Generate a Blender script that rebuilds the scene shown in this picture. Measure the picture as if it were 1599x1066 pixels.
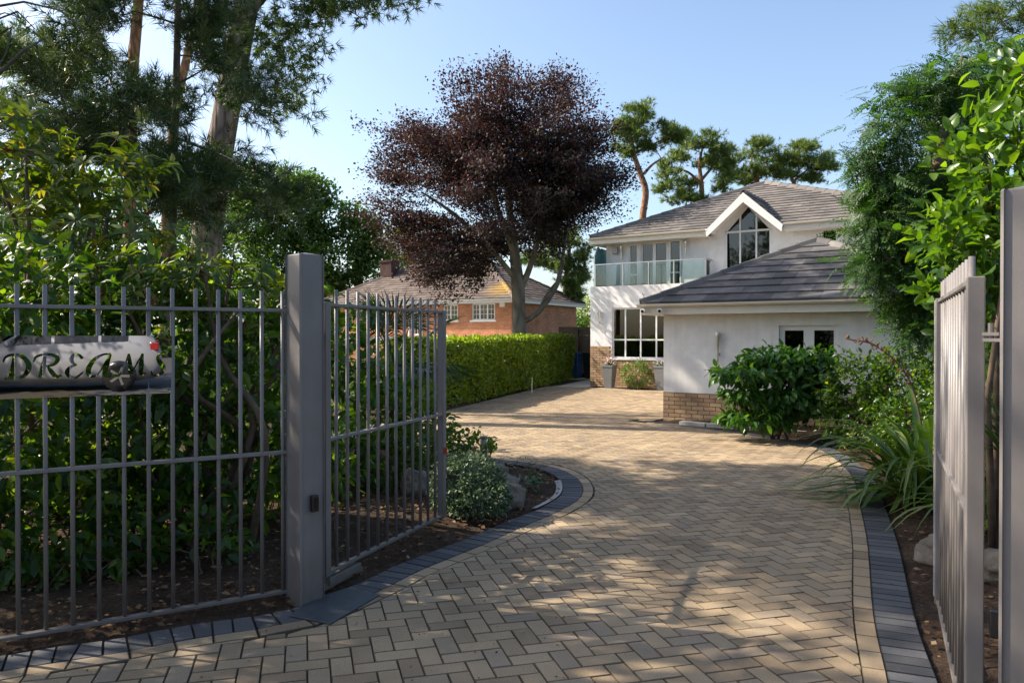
import bpy, bmesh, math, random
import numpy as np
from mathutils import Vector, Matrix, noise as mnoise

for _o in list(bpy.data.objects):
    bpy.data.objects.remove(_o)
scene = bpy.context.scene
COL = scene.collection
R = math.radians
random.seed(7)
RNG = np.random.default_rng(11)

# ------------------------------------------------------------------ camera
F_PX, CX, CY, HZ, CAM_H = 1180.0, 799.5, 533.0, 524.0, 1.6
cam_d = bpy.data.cameras.new('camera')
cam_d.sensor_width = 36.0
cam_d.lens = 36.0 * F_PX / 1599.0
cam_d.clip_start = 0.05
cam_d.clip_end = 2000
cam = bpy.data.objects.new('camera', cam_d)
COL.objects.link(cam)
cam.location = (0, 0, CAM_H)
cam.rotation_euler = (R(90) - math.atan((CY - HZ) / F_PX), 0, 0)
scene.camera = cam

# ------------------------------------------------------------------ sky, sun, exposure
SUN_EL = 40.0
SUN_H = Vector((-0.968, 0.25, 0)).normalized()       # horizontal direction towards the sun
world = bpy.data.worlds.new('World')
scene.world = world
world.use_nodes = True
wn = world.node_tree.nodes
sky = wn.new('ShaderNodeTexSky')
sky.sky_type = 'NISHITA'
sky.sun_disc = False
sky.sun_elevation = R(SUN_EL)
sky.sun_rotation = math.atan2(SUN_H.x, SUN_H.y)
sky.altitude = 20
sky.air_density = 1.0
sky.dust_density = 2.2
sky.ozone_density = 1.5
bg = wn['Background']
bg.inputs['Strength'].default_value = 0.125
world.node_tree.links.new(sky.outputs[0], bg.inputs[0])
sun_d = bpy.data.lights.new('sun', 'SUN')
sun_d.energy = 5.0
sun_d.angle = R(0.53)
sun_d.color = (1.0, 0.90, 0.76)
sun = bpy.data.objects.new('sun', sun_d)
COL.objects.link(sun)
sdir = Vector((SUN_H.x * math.cos(R(SUN_EL)), SUN_H.y * math.cos(R(SUN_EL)), math.sin(R(SUN_EL))))
sun.rotation_euler = sdir.to_track_quat('Z', 'Y').to_euler()
sun.location = (-20, 10, 30)
vs = scene.view_settings
vs.view_transform = 'Standard'
vs.look = 'None'
vs.exposure = 1.1
vs.gamma = 1.0
scene.cycles.use_denoising = True
scene.cycles.max_bounces = 8
scene.cycles.transparent_max_bounces = 12
scene.cycles.caustics_reflective = False
scene.cycles.caustics_refractive = False
scene.cycles.sample_clamp_indirect = 6.0


# ------------------------------------------------------------------ helpers
def W(px, py, Z):
    """world point seen at a pixel of the 1599 px wide frame at depth Z"""
    return Vector(((px - CX) / F_PX * Z, Z, CAM_H + (HZ - py) / F_PX * Z))


def tag(o, label=None, cat=None, group=None, kind=None):
    if label: o['label'] = label
    if cat: o['category'] = cat
    if group: o['group'] = group
    if kind: o['kind'] = kind
    return o


def empty(name, loc, label=None, cat=None, group=None, rz=0.0):
    o = bpy.data.objects.new(name, None)
    o.empty_display_size = 0.2
    COL.objects.link(o)
    o.location = loc
    o.rotation_euler = (0, 0, rz)
    return tag(o, label, cat, group)


def link(name, me, mat=None, parent=None):
    o = bpy.data.objects.new(name, me)
    COL.objects.link(o)
    if mat is not None and not me.materials:
        me.materials.append(mat)
    if parent is not None:
        o.parent = parent
    return o


class MB:
    """collects polygons, builds them as one mesh object"""

    def __init__(self):
        self.v = []
        self.f = []
        self.r = []

    def add(self, vs_, fs_, rnd=0.0):
        b = len(self.v)
        self.v.extend([tuple(p) for p in vs_])
        self.f.extend([tuple(i + b for i in f) for f in fs_])
        self.r.extend([rnd] * len(vs_))
        return self

    def box(self, x0, x1, y0, y1, z0, z1, rnd=0.0):
        return self.add([(x0, y0, z0), (x1, y0, z0), (x1, y1, z0), (x0, y1, z0), (x0, y0, z1), (x1, y0, z1), (x1, y1, z1), (x0, y1, z1)],
                        [(3, 2, 1, 0), (4, 5, 6, 7), (0, 1, 5, 4), (1, 2, 6, 5), (2, 3, 7, 6), (3, 0, 4, 7)], rnd)

    def bar(self, a, b, w, h, up=(0, 0, 1), rnd=0.0):
        a, b = Vector(a), Vector(b)
        d = (b - a).normalized()
        s = d.cross(Vector(up))
        if s.length < 1e-4:
            s = d.cross(Vector((1, 0, 0)))
        s.normalize()
        u = s.cross(d)
        s *= w / 2
        u *= h / 2
        P = [a - s - u, a + s - u, a + s + u, a - s + u, b - s - u, b + s - u, b + s + u, b - s + u]
        return self.add(P, [(0, 1, 2, 3), (7, 6, 5, 4), (0, 4, 5, 1), (1, 5, 6, 2), (2, 6, 7, 3), (3, 7, 4, 0)], rnd)

    def tube(self, pts, rad, n=8, rnd=0.0, caps=True):
        pts = [Vector(p) for p in pts]
        if not hasattr(rad, '__len__'):
            rad = [rad] * len(pts)
        V, Fc = [], []
        prev = None
        for i, p in enumerate(pts):
            d = (pts[min(i + 1, len(pts) - 1)] - pts[max(i - 1, 0)])
            if d.length < 1e-9: d = Vector((0, 0, 1))
            d.normalize()
            if prev is None:
                a = d.orthogonal().normalized()
            else:
                a = (prev - d * prev.dot(d))
                a = a.normalized() if a.length > 1e-6 else d.orthogonal().normalized()
            prev = a
            b = d.cross(a)
            for k in range(n):
                t = 2 * math.pi * k / n
                V.append(p + (a * math.cos(t) + b * math.sin(t)) * rad[i])
        for i in range(len(pts) - 1):
            for k in range(n):
                k2 = (k + 1) % n
                Fc.append((i * n + k, i * n + k2, (i + 1) * n + k2, (i + 1) * n + k))
        if caps:
            Fc.append(tuple(reversed(range(n))))
            Fc.append(tuple((len(pts) - 1) * n + k for k in range(n)))
        return self.add(V, Fc, rnd)

    def prism(self, poly, off):
        """poly: list of 3-D points (planar), off: extrusion vector"""
        n = len(poly)
        off = Vector(off)
        P = [Vector(p) for p in poly]
        V = P + [p + off for p in P]
        Fc = [tuple(reversed(range(n))), tuple(range(n, 2 * n))]
        for i in range(n):
            j = (i + 1) % n
            Fc.append((i, j, n + j, n + i))
        return self.add(V, Fc)

    def lathe(self, prof, n=16, c=(0, 0, 0), sq=False):
        V, Fc = [], []
        for r, z in prof:
            for k in range(n):
                t = 2 * math.pi * k / n + (math.pi / 4 if n == 4 else 0)
                V.append((c[0] + r * math.cos(t), c[1] + r * math.sin(t), c[2] + z))
        for i in range(len(prof) - 1):
            for k in range(n):
                k2 = (k + 1) % n
                Fc.append((i * n + k, i * n + k2, (i + 1) * n + k2, (i + 1) * n + k))
        Fc.append(tuple(reversed(range(n))))
        Fc.append(tuple((len(prof) - 1) * n + k for k in range(n)))
        return self.add(V, Fc)

    def mesh(self, name, smooth=False):
        me = bpy.data.meshes.new(name)
        me.from_pydata(self.v, [], self.f)
        bm = bmesh.new()
        bm.from_mesh(me)
        bmesh.ops.recalc_face_normals(bm, faces=bm.faces)
        bm.to_mesh(me)
        bm.free()
        if len(self.r) == len(me.vertices):
            at = me.attributes.new('rnd', 'FLOAT', 'POINT')
            at.data.foreach_set('value', np.array(self.r, dtype=np.float32))
        if smooth:
            me.polygons.foreach_set('use_smooth', [True] * len(me.polygons))
        me.update()
        return me

    def build(self, name, mat, parent=None, smooth=False, bevel=0.0):
        o = link(name, self.mesh(name, smooth), mat, parent)
        if bevel:
            m = o.modifiers.new('bevel', 'BEVEL')
            m.width = bevel
            m.segments = 2
            m.limit_method = 'ANGLE'
        return o


def np_mesh(name, V, Fc, mat, parent=None, rnd=None, smooth=False):
    """V (n,3) array, Fc (m,k) array"""
    me = bpy.data.meshes.new(name)
    V = np.ascontiguousarray(V, dtype=np.float32)
    Fc = np.ascontiguousarray(Fc, dtype=np.int32)
    m, k = Fc.shape
    me.vertices.add(len(V))
    me.vertices.foreach_set('co', V.ravel())
    me.loops.add(m * k)
    me.loops.foreach_set('vertex_index', Fc.ravel())
    me.polygons.add(m)
    me.polygons.foreach_set('loop_start', np.arange(0, m * k, k, dtype=np.int32))
    if rnd is not None:
        at = me.attributes.new('rnd', 'FLOAT', 'POINT')
        at.data.foreach_set('value', np.asarray(rnd, dtype=np.float32))
    me.update(calc_edges=True)
    if smooth:
        me.polygons.foreach_set('use_smooth', [True] * m)
    return link(name, me, mat, parent)


# leaf templates: x across, y along, z normal ------------------------------
def tpl_leaf(w=0.42, fold=0.10, curl=0.10):
    V = [(0, 0, 0), (0, .5, -.0), (0, 1, -curl), (w * .42, .22, fold * .5), (w * .5, .5, fold * .7), (w * .3, .8, fold * .3 - curl * .5),
         (-w * .42, .22, fold * .5), (-w * .5, .5, fold * .7), (-w * .3, .8, fold * .3 - curl * .5)]
    Fq = [(0, 3, 4, 1), (1, 4, 5, 2), (0, 1, 7, 6), (1, 2, 8, 7)]
    return np.array(V, float), np.array(Fq)


def tpl_diamond(w=0.55):
    return np.array([(0, 0, 0), (w / 2, .5, .05), (0, 1, 0), (-w / 2, .5, .05)], float), np.array([(0, 1, 2, 3)])


def tpl_tuft(n=22, seed=1, ang=(20, 75), w=0.03, stem=.55):
    """needle brush: needles leaving a short twig along +y"""
    r = random.Random(seed)
    V, Fc = [], []
    for i in range(n):
        y0 = stem * r.random()
        a = R(r.uniform(*ang)) * (1.0 - .45 * y0 / max(stem, .01))
        p = r.random() * 2 * math.pi
        L = r.uniform(.42, .6)
        d = Vector((math.sin(a) * math.cos(p), math.cos(a), math.sin(a) * math.sin(p)))
        s = d.cross(Vector((r.uniform(-1, 1), r.uniform(-1, 1), r.uniform(-1, 1)))).normalized() * w / 2
        o = Vector((0, y0, 0))
        b = len(V)
        V += [o - s, o + s, o + d * L]
        Fc.append((b, b + 1, b + 2))
    return np.array([tuple(v) for v in V], float), np.array(Fc)


def tpl_frond(n=11, seed=2, w=.045):
    """feathery spray: narrow leaflets in two ranks along a drooping rachis"""
    r = random.Random(seed)
    V, Fc = [], []
    for i in range(n):
        t = i / (n - 1)
        y = t * .95
        z = -.25 * t * t
        for s in (-1, 1):
            L = (.30 * (1 - .65 * t)) * r.uniform(.8, 1.15)
            a = R(r.uniform(35, 60))
            d = Vector((s * math.sin(a), math.cos(a), r.uniform(-.35, .05)))
            q = Vector((d.y, -d.x, 0)).normalized() * w
            b = len(V)
            o = Vector((0, y, z))
            V += [o, o + d * L * .5 + q * .7, o + d * L, o + d * L * .5 - q * .7]
            Fc.append((b, b + 1, b + 2, b + 3))
    return np.array([tuple(v) for v in V], float), np.array(Fc)


def norm(a):
    return a / np.maximum(np.linalg.norm(a, axis=-1, keepdims=True), 1e-9)


def frames(D, U):
    D = norm(D)
    X = np.cross(D, U)
    bad = np.linalg.norm(X, axis=1) < 1e-3
    if bad.any():
        X[bad] = np.cross(D[bad], np.array([1.0, .3, .1]))
    X = norm(X)
    Zv = np.cross(X, D)
    return X, D, Zv


def leaves(name, tpl, P, D, U, S, mat, parent, rnd=None):
    """one mesh with a leaf at each P, pointing along D, upper side towards U, length S"""
    V0, F0 = tpl
    n = len(P)
    if n == 0:
        return None
    X, Y, Zv = frames(D, U)
    S = np.asarray(S).reshape(-1, 1, 1) * np.ones((n, 1, 1))
    V = P[:, None, :] + S * (V0[None, :, 0, None] * X[:, None, :] + V0[None, :, 1, None] * Y[:, None, :] + V0[None, :, 2, None] * Zv[:, None, :])
    k = len(V0)
    Fc = (F0[None] + (np.arange(n) * k)[:, None, None]).reshape(-1, F0.shape[1])
    if rnd is None:
        rnd = RNG.random(n)
    o = np_mesh(name, V.reshape(-1, 3), Fc, mat, parent, np.repeat(rnd, k))
    return o


_leafmesh = {}


def leaf_objects(tplname, tpl, P, D, U, S, mat, parent, name='leaf'):
    """each leaf an object of its own, sharing one mesh"""
    key = (tplname, mat.name)
    if key not in _leafmesh:
        me = bpy.data.meshes.new(tplname)
        me.from_pydata([tuple(v) for v in tpl[0]], [], [tuple(int(i) for i in f) for f in tpl[1]])
        me.materials.append(mat)
        _leafmesh[key] = me
    X, Y, Zv = frames(D, U)
    for i in range(len(P)):
        o = bpy.data.objects.new(name, _leafmesh[key])
        s = float(S[i])
        o.matrix_local = Matrix(((X[i][0] * s, Y[i][0] * s, Zv[i][0] * s, P[i][0]), (X[i][1] * s, Y[i][1] * s, Zv[i][1] * s, P[i][1]),
                                 (X[i][2] * s, Y[i][2] * s, Zv[i][2] * s, P[i][2]), (0, 0, 0, 1)))
        o.parent = parent
        COL.objects.link(o)


def split_leaves(root, tplname, tpl, P, D, U, S, mat, n_ind=300, stuff='foliage'):
    """the leaves that show largest become objects, the rest one mesh"""
    loc = np.array(root.location)
    Wp = P + loc
    rel = Wp - np.array([0, 0, CAM_H])
    dist = np.linalg.norm(rel, axis=1)
    px = CX + F_PX * rel[:, 0] / np.maximum(rel[:, 1], .1)
    py = HZ - F_PX * rel[:, 2] / np.maximum(rel[:, 1], .1)
    inside = (px > 0) & (px < 1599) & (py > 0) & (py < 1066) & (rel[:, 1] > .5)
    score = np.where(inside, np.asarray(S) / dist, -1)
    order = np.argsort(-score)
    a, b = order[:n_ind], order[n_ind:]
    leaf_objects(tplname, tpl, P[a], D[a], U[a], S[a], mat, root)
    if len(b):
        o = leaves(stuff, tpl, P[b], D[b], U[b], S[b], mat, root)
        o['kind'] = 'stuff'


# ------------------------------------------------------------------ materials
class NT:
    def __init__(self, name):
        self.m = bpy.data.materials.new(name)
        self.m.use_nodes = True
        self.t = self.m.node_tree
        self.n = self.t.nodes
        self.p = self.n['Principled BSDF']
        self.out = self.n['Material Output']

    def node(self, typ, **kw):
        nd = self.n.new(typ)
        for k, v in kw.items():
            if k.startswith('i_'):
                key = k[2:]
                nd.inputs[int(key) if key.isdigit() else key].default_value = v
            else:
                setattr(nd, k, v)
        return nd

    def link(self, a, b):
        self.t.links.new(a, b)

    def coord(self, kind='Object'):
        return self.node('ShaderNodeTexCoord').outputs[kind]

    def noise(self, scale, detail=4, rough=.55, vec=None):
        nd = self.node('ShaderNodeTexNoise')
        nd.inputs['Scale'].default_value = scale
        nd.inputs['Detail'].default_value = detail
        nd.inputs['Roughness'].default_value = rough
        self.link(vec if vec is not None else self.coord(), nd.inputs['Vector'])
        return nd.outputs['Fac']

    def ramp(self, fac, stops):
        nd = self.node('ShaderNodeValToRGB')
        el = nd.color_ramp.elements
        while len(el) < len(stops):
            el.new(.5)
        for e, (p, c) in zip(el, stops):
            e.position = p
            e.color = (*c, 1) if len(c) == 3 else c
        self.link(fac, nd.inputs[0])
        return nd.outputs[0]

    def mix(self, a, b, fac, typ='MIX'):
        nd = self.node('ShaderNodeMix', data_type='RGBA', blend_type=typ)
        for s, v in ((6, a), (7, b), (0, fac)):
            if isinstance(v, (int, float)):
                nd.inputs[s].default_value = v
            elif isinstance(v, tuple):
                nd.inputs[s].default_value = (*v, 1)
            else:
                self.link(v, nd.inputs[s])
        return nd.outputs[2]

    def math(self, op, a, b=None):
        nd = self.node('ShaderNodeMath', operation=op)
        for i, v in enumerate((a, b)):
            if v is None: continue
            if isinstance(v, (int, float)):
                nd.inputs[i].default_value = v
            else:
                self.link(v, nd.inputs[i])
        return nd.outputs[0]

    def rnd(self):
        """random value per piece: attribute rnd plus the object's own random number"""
        at = self.node('ShaderNodeAttribute', attribute_name='rnd')
        oi = self.node('ShaderNodeObjectInfo')
        return self.math('FRACT', self.math('ADD', at.outputs['Fac'], oi.outputs['Random']))

    def bump(self, fac, strength=.3, dist=.01):
        nd = self.node('ShaderNodeBump')
        nd.inputs['Strength'].default_value = strength
        nd.inputs['Distance'].default_value = dist
        self.link(fac, nd.inputs['Height'])
        self.link(nd.outputs[0], self.p.inputs['Normal'])

    def base(self, c, rough=None, spec=None, metal=None):
        if isinstance(c, tuple):
            self.p.inputs['Base Color'].default_value = (*c, 1)
        else:
            self.link(c, self.p.inputs['Base Color'])
        if rough is not None: self.p.inputs['Roughness'].default_value = rough
        if spec is not None: self.p.inputs['Specular IOR Level'].default_value = spec
        if metal is not None: self.p.inputs['Metallic'].default_value = metal
        return self


def m_leaf(name, stops, trans=.4, rough=.42, tcol=(1.5, 1.7, .45), spec=.5):
    t = NT(name)
    c = t.ramp(t.rnd(), stops)
    t.base(c, rough, spec)
    tr = t.node('ShaderNodeBsdfTranslucent')
    t.link(t.mix(c, tcol, 1.0, 'MULTIPLY'), tr.inputs['Color'])
    mx = t.node('ShaderNodeMixShader')
    mx.inputs[0].default_value = trans
    t.link(t.p.outputs[0], mx.inputs[1])
    t.link(tr.outputs[0], mx.inputs[2])
    t.link(mx.outputs[0], t.out.inputs['Surface'])
    return t.m


def m_plain(name, col, rough=.5, spec=.5, metal=0.0, var=.12, scale=6.0, bump=.0, bscale=60, bdist=.002):
    t = NT(name)
    nz = t.noise(scale, 5)
    c = t.ramp(nz, [(.3, tuple(x * (1 - var) for x in col)), (.7, tuple(min(1, x * (1 + var)) for x in col))])
    t.base(c, rough, spec, metal)
    if bump:
        t.bump(t.noise(bscale, 4), bump, bdist)
    return t.m


def m_bark(name, c1, c2, scale=(9, 9, 2.2), bump=.8, dist=.03):
    t = NT(name)
    mp = t.node('ShaderNodeMapping')
    mp.inputs['Scale'].default_value = scale
    t.link(t.coord(), mp.inputs[0])
    v = t.node('ShaderNodeTexVoronoi', feature='DISTANCE_TO_EDGE')
    v.inputs['Scale'].default_value = 1.0
    nz = t.noise(1.5, 6, .6, mp.outputs[0])
    wv = t.mix(mp.outputs[0], nz, .25)
    t.link(wv, v.inputs['Vector'])
    f = t.math('ADD', t.math('MULTIPLY', v.outputs['Distance'], 1.6), t.math('MULTIPLY', nz, .5))
    t.base(t.ramp(f, [(.1, c1), (.75, c2)]), .9, .2)
    t.bump(f, bump, dist)
    return t.m


def m_pieces(name, stops, speck=.25, rough=.85, bumps=.35, grain=90, stain=(.75, 1.12), joint=0.0):
    """stone, brick or tile: a colour of its own for each piece, grain, dirt"""
    t = NT(name)
    c = t.ramp(t.rnd(), stops)
    co = t.node('ShaderNodeNewGeometry').outputs['Position']
    g = t.noise(grain, 3, .7, co)
    big = t.noise(1.3, 5, .6, co)
    c = t.mix(c, t.ramp(g, [(.3, (1 - speck,) * 3), (.72, (1 + speck,) * 3)]), 1.0, 'MULTIPLY')
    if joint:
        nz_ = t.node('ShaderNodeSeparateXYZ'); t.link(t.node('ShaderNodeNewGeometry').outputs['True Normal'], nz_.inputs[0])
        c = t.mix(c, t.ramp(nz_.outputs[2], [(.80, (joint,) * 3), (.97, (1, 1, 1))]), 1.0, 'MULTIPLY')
    c = t.mix(c, t.ramp(big, [(.3, (stain[0],) * 3), (.7, (stain[1],) * 3)]), 1.0, 'MULTIPLY')
    t.base(c, rough, .3)
    t.bump(g, bumps, .002)
    return t.m


M = {}
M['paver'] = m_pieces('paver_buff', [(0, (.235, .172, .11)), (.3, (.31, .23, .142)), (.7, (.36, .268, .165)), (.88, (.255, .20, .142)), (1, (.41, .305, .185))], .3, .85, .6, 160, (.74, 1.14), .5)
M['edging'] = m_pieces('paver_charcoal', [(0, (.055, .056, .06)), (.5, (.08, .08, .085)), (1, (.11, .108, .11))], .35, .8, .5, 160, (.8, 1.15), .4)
M['sand'] = m_plain('joint_sand', (.045, .038, .026), .95, .2, 0, .3, 30)
M['render'] = m_plain('white_render', (.64, .615, .59), .9, .2, 0, .04, 1.2, .15, 220, .002)
M['upvc'] = m_plain('white_upvc', (.72, .71, .69), .35, .5, 0, .02, 3)
M['fascia'] = m_plain('cream_fascia', (.64, .60, .53), .4, .5, 0, .04, 3)
M['brick_house'] = m_pieces('buff_brick', [(0, (.30, .19, .11)), (.4, (.40, .26, .15)), (.75, (.46, .32, .19)), (1, (.33, .20, .13))], .25, .9, .4, 120)
M['mortar'] = m_plain('mortar', (.17, .135, .10), .95, .1, 0, .15, 20)
M['tile_grey'] = m_pieces('grey_roof_tile', [(0, (.105, .096, .088)), (.5, (.14, .125, .113)), (1, (.18, .158, .14))], .18, .75, .3, 60, (.72, 1.2))
M['tile_dark'] = m_pieces('slate_roof_tile', [(0, (.065, .06, .058)), (.5, (.095, .088, .084)), (1, (.145, .132, .122))], .2, .7, .3, 60, (.65, 1.3))
M['felt'] = m_plain('roof_felt', (.03, .028, .027), .9)
M['metal'] = m_plain('grey_painted_steel', (.145, .134, .132), .42, .5, 0, .06, 5, .25, 130, .0015)
def m_dirty(name, col, rough, dirt, z_dirt, streak, rust=0.0, bump=.25):
    t = NT(name)
    gp_ = t.node('ShaderNodeNewGeometry').outputs['Position']
    sp_ = t.node('ShaderNodeSeparateXYZ'); t.link(gp_, sp_.inputs[0])
    c = t.ramp(t.noise(4, 5, .6, gp_), [(.3, tuple(x * .9 for x in col)), (.7, tuple(x * 1.1 for x in col))])
    mp_ = t.node('ShaderNodeMapping'); mp_.inputs['Scale'].default_value = (7, 7, .35); t.link(gp_, mp_.inputs[0])
    stv = t.ramp(t.noise(1.0, 5, .65, mp_.outputs[0]), [(.42, (1, 1, 1)), (.72, (1 - streak, 1 - streak * 1.05, 1 - streak * 1.15))])
    c = t.mix(c, stv, 1.0, 'MULTIPLY')
    # soil splashed up from the ground
    mr = t.node('ShaderNodeMapRange'); mr.inputs['From Min'].default_value = z_dirt; mr.inputs['From Max'].default_value = 0.0
    t.link(sp_.outputs[2], mr.inputs['Value'])
    f_ = t.math('MULTIPLY', t.math('POWER', mr.outputs[0], 1.5), t.noise(22, 5, .7, gp_))
    c = t.mix(c, dirt, f_)
    if rust:
        rf = t.ramp(t.noise(34, 3, .6, gp_), [(.72, (0, 0, 0)), (.76, (rust, rust, rust))])
        c = t.mix(c, (.13, .06, .03), rf)
    t.base(c, rough, .45)
    t.bump(t.noise(140, 4, .6, gp_), bump, .0015)
    return t.m


M['metal'] = m_dirty('grey_painted_steel', (.19, .172, .166), .42, (.10, .075, .05), .5, .14, .7)
M['render'] = m_dirty('white_render', (.72, .70, .68), .9, (.33, .28, .22), .9, .10, 0, .3)
M['steel'] = m_plain('brushed_steel', (.55, .54, .52), .3, .5, 1.0, .05, 10)
M['black'] = m_plain('black_plastic', (.012, .012, .013), .22)
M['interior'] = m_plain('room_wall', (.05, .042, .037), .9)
M['curtain'] = m_plain('pale_curtain', (.55, .5, .43), .9)
M['rock'] = m_plain('weathered_rock', (.17, .145, .115), .9, .2, 0, .35, 7, .7, 18, .02)
M['bark_pine'] = m_bark('pine_bark_grey', (.05, .04, .034), (.27, .2, .165), (10, 10, 2.5))
M['bark_orange'] = m_bark('pine_bark_orange', (.11, .055, .03), (.36, .19, .11), (10, 10, 3.5), .5)
M['bark_beech'] = m_bark('beech_bark', (.12, .10, .08), (.27, .235, .19), (3, 3, 1.5), .4)
M['twig'] = m_plain('brown_twig', (.12, .085, .06), .85, .2, 0, .3, 12)
M['twig_grey'] = m_plain('grey_twig', (.11, .10, .09), .9, .2, 0, .3, 12)


def m_glass(name, tint=(.8, .85, .85), base=.06):
    t = NT(name)
    fr = t.node('ShaderNodeFresnel')
    fr.inputs[0].default_value = 1.5
    tr = t.node('ShaderNodeBsdfTransparent')
    tr.inputs[0].default_value = (*tint, 1)
    gl = t.node('ShaderNodeBsdfGlossy')
    gl.inputs['Roughness'].default_value = .01
    f = t.math('ADD', fr.outputs[0], base)
    mx = t.node('ShaderNodeMixShader')
    t.link(f, mx.inputs[0])
    t.link(tr.outputs[0], mx.inputs[1])
    t.link(gl.outputs[0], mx.inputs[2])
    t.link(mx.outputs[0], t.out.inputs['Surface'])
    return t.m


M['glass'] = m_glass('window_glass', (.45, .47, .46), .03)
M['glass_green'] = m_glass('balcony_glass', (.86, .95, .945), .02)

# soil with litter
t = NT('soil')
co = t.node('ShaderNodeNewGeometry').outputs['Position']
n1 = t.noise(2.2, 8, .7, co)
n2 = t.noise(38, 5, .7, co)
c = t.ramp(t.math('ADD', t.math('MULTIPLY', n1, .5), t.math('MULTIPLY', n2, .5)), [(.33, (.022, .014, .009)), (.5, (.06, .038, .025)), (.64, (.13, .085, .055)), (.74, (.24, .18, .13))])
t.base(c, .95, .15)
t.bump(n2, 1.0, .03)
M['soil'] = t.m
t = NT('ground_rough')
co = t.node('ShaderNodeNewGeometry').outputs['Position']
t.base(t.ramp(t.noise(.7, 8, .65, co), [(.35, (.03, .04, .015)), (.6, (.07, .075, .03)), (.8, (.12, .09, .055))]), .95, .1)
M['ground'] = t.m
t = NT('asphalt')
co = t.node('ShaderNodeNewGeometry').outputs['Position']
t.base(t.ramp(t.noise(120, 3, .7, co), [(.3, (.03, .03, .032)), (.7, (.08, .08, .08))]), .85, .3)
M['asphalt'] = t.m
M['concrete'] = m_plain('pale_concrete', (.36, .34, .31), .9, .2, 0, .12, 3, .3, 80, .002)

# foliage
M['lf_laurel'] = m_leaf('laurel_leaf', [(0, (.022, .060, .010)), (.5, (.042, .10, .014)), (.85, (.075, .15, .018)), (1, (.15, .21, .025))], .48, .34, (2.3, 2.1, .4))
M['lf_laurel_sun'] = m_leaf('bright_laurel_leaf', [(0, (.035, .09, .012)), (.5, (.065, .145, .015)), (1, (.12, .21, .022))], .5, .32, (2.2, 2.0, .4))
M['lf_rhodo'] = m_leaf('rhododendron_leaf', [(0, (.035, .07, .012)), (.5, (.07, .12, .016)), (.9, (.13, .18, .02)), (1, (.26, .21, .03))], .45, .46, (1.9, 1.8, .4))
M['lf_beech'] = m_leaf('copper_beech_leaf', [(0, (.026, .022, .026)), (.5, (.046, .035, .039)), (.8, (.068, .046, .047)), (.93, (.09, .058, .042)), (1, (.07, .08, .03))], .25, .58, (1.6, .8, .6), .25)
M['lf_oak'] = m_leaf('oak_leaf', [(0, (.042, .085, .018)), (.6, (.078, .14, .028)), (1, (.14, .20, .04))], .45, .5)
M['lf_pine'] = m_leaf('pine_needle', [(0, (.075, .115, .026)), (.6, (.13, .18, .042)), (1, (.2, .24, .065))], .42, .5, (1.2, 1.4, .6))
M['lf_pine_dark'] = m_leaf('black_pine_needle', [(0, (.035, .065, .024)), (.6, (.065, .10, .034)), (1, (.125, .15, .055))], .35, .42, (1.2, 1.4, .6))
M['lf_feather'] = m_leaf('feathery_leaf', [(0, (.025, .065, .016)), (.6, (.045, .105, .022)), (1, (.085, .16, .03))], .4, .5)
M['lf_hedge'] = m_leaf('hedge_leaf', [(0, (.08, .13, .012)), (.5, (.14, .21, .02)), (1, (.24, .30, .035))], .55, .4, (1.7, 1.7, .4))
M['lf_shrub'] = m_leaf('glossy_shrub_leaf', [(0, (.022, .075, .012)), (.6, (.045, .125, .018)), (1, (.09, .18, .028))], .42, .38, (1.9, 1.9, .45))
M['lf_varieg'] = m_leaf('variegated_leaf', [(0, (.035, .075, .035)), (.5, (.075, .125, .06)), (.85, (.14, .19, .11)), (1, (.28, .32, .2))], .25, .5, (1.2, 1.3, .7))
M['lf_yellow'] = m_leaf('yellow_spotted_leaf', [(0, (.08, .15, .02)), (.6, (.16, .23, .03)), (1, (.35, .36, .05))], .4, .35)
M['lf_flax'] = m_leaf('flax_leaf', [(0, (.055, .105, .022)), (.6, (.095, .155, .032)), (1, (.18, .22, .06))], .4, .38)
M['lf_spike'] = m_leaf('spiky_leaf', [(0, (.025, .06, .02)), (1, (.06, .11, .03))], .25, .35)
M['lf_palm'] = m_leaf('palm_leaf', [(0, (.02, .05, .015)), (.7, (.04, .08, .02)), (1, (.08, .12, .03))], .25, .35)
M['lf_box'] = m_leaf('round_shrub_leaf', [(0, (.06, .11, .02)), (.5, (.11, .17, .03)), (1, (.22, .28, .06))], .35, .35)
M['lf_litter'] = m_leaf('dead_leaf', [(0, (.05, .028, .016)), (.4, (.11, .06, .03)), (.8, (.2, .115, .055)), (1, (.32, .22, .13))], .15, .8, (1.2, 1, .7), .2)
M['seed'] = m_plain('brown_seed_head', (.22, .085, .03), .8, .2, 0, .3, 30)
M['hedge_core'] = m_plain('dark_hedge_core', (.03, .035, .015), .95, .1, 0, .4, 20)  # near-black colour of the filler box added inside the hedges

# ================================================================== ground, drive, beds
g = MB()
g.add([(-400, -120, -.10), (400, -120, -.10), (400, 600, -.10), (-400, 600, -.10)], [(0, 1, 2, 3)])
tag(g.build('ground', M['ground']), kind='structure')


def catmull(pts, step=.12):
    P = [np.array(p, float) for p in pts]
    P = [2 * P[0] - P[1]] + P + [2 * P[-1] - P[-2]]
    out = []
    for i in range(1, len(P) - 2):
        a, b, c, d = P[i - 1:i + 3]
        n = max(2, int(np.linalg.norm(c - b) / step))
        for k in range(n):
            s = k / n
            out.append(.5 * ((2 * b) + (-a + c) * s + (2 * a - 5 * b + 4 * c - d) * s * s + (-a + 3 * b - 3 * c + d) * s ** 3))
    out.append(P[-2])
    return np.array(out)


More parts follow.
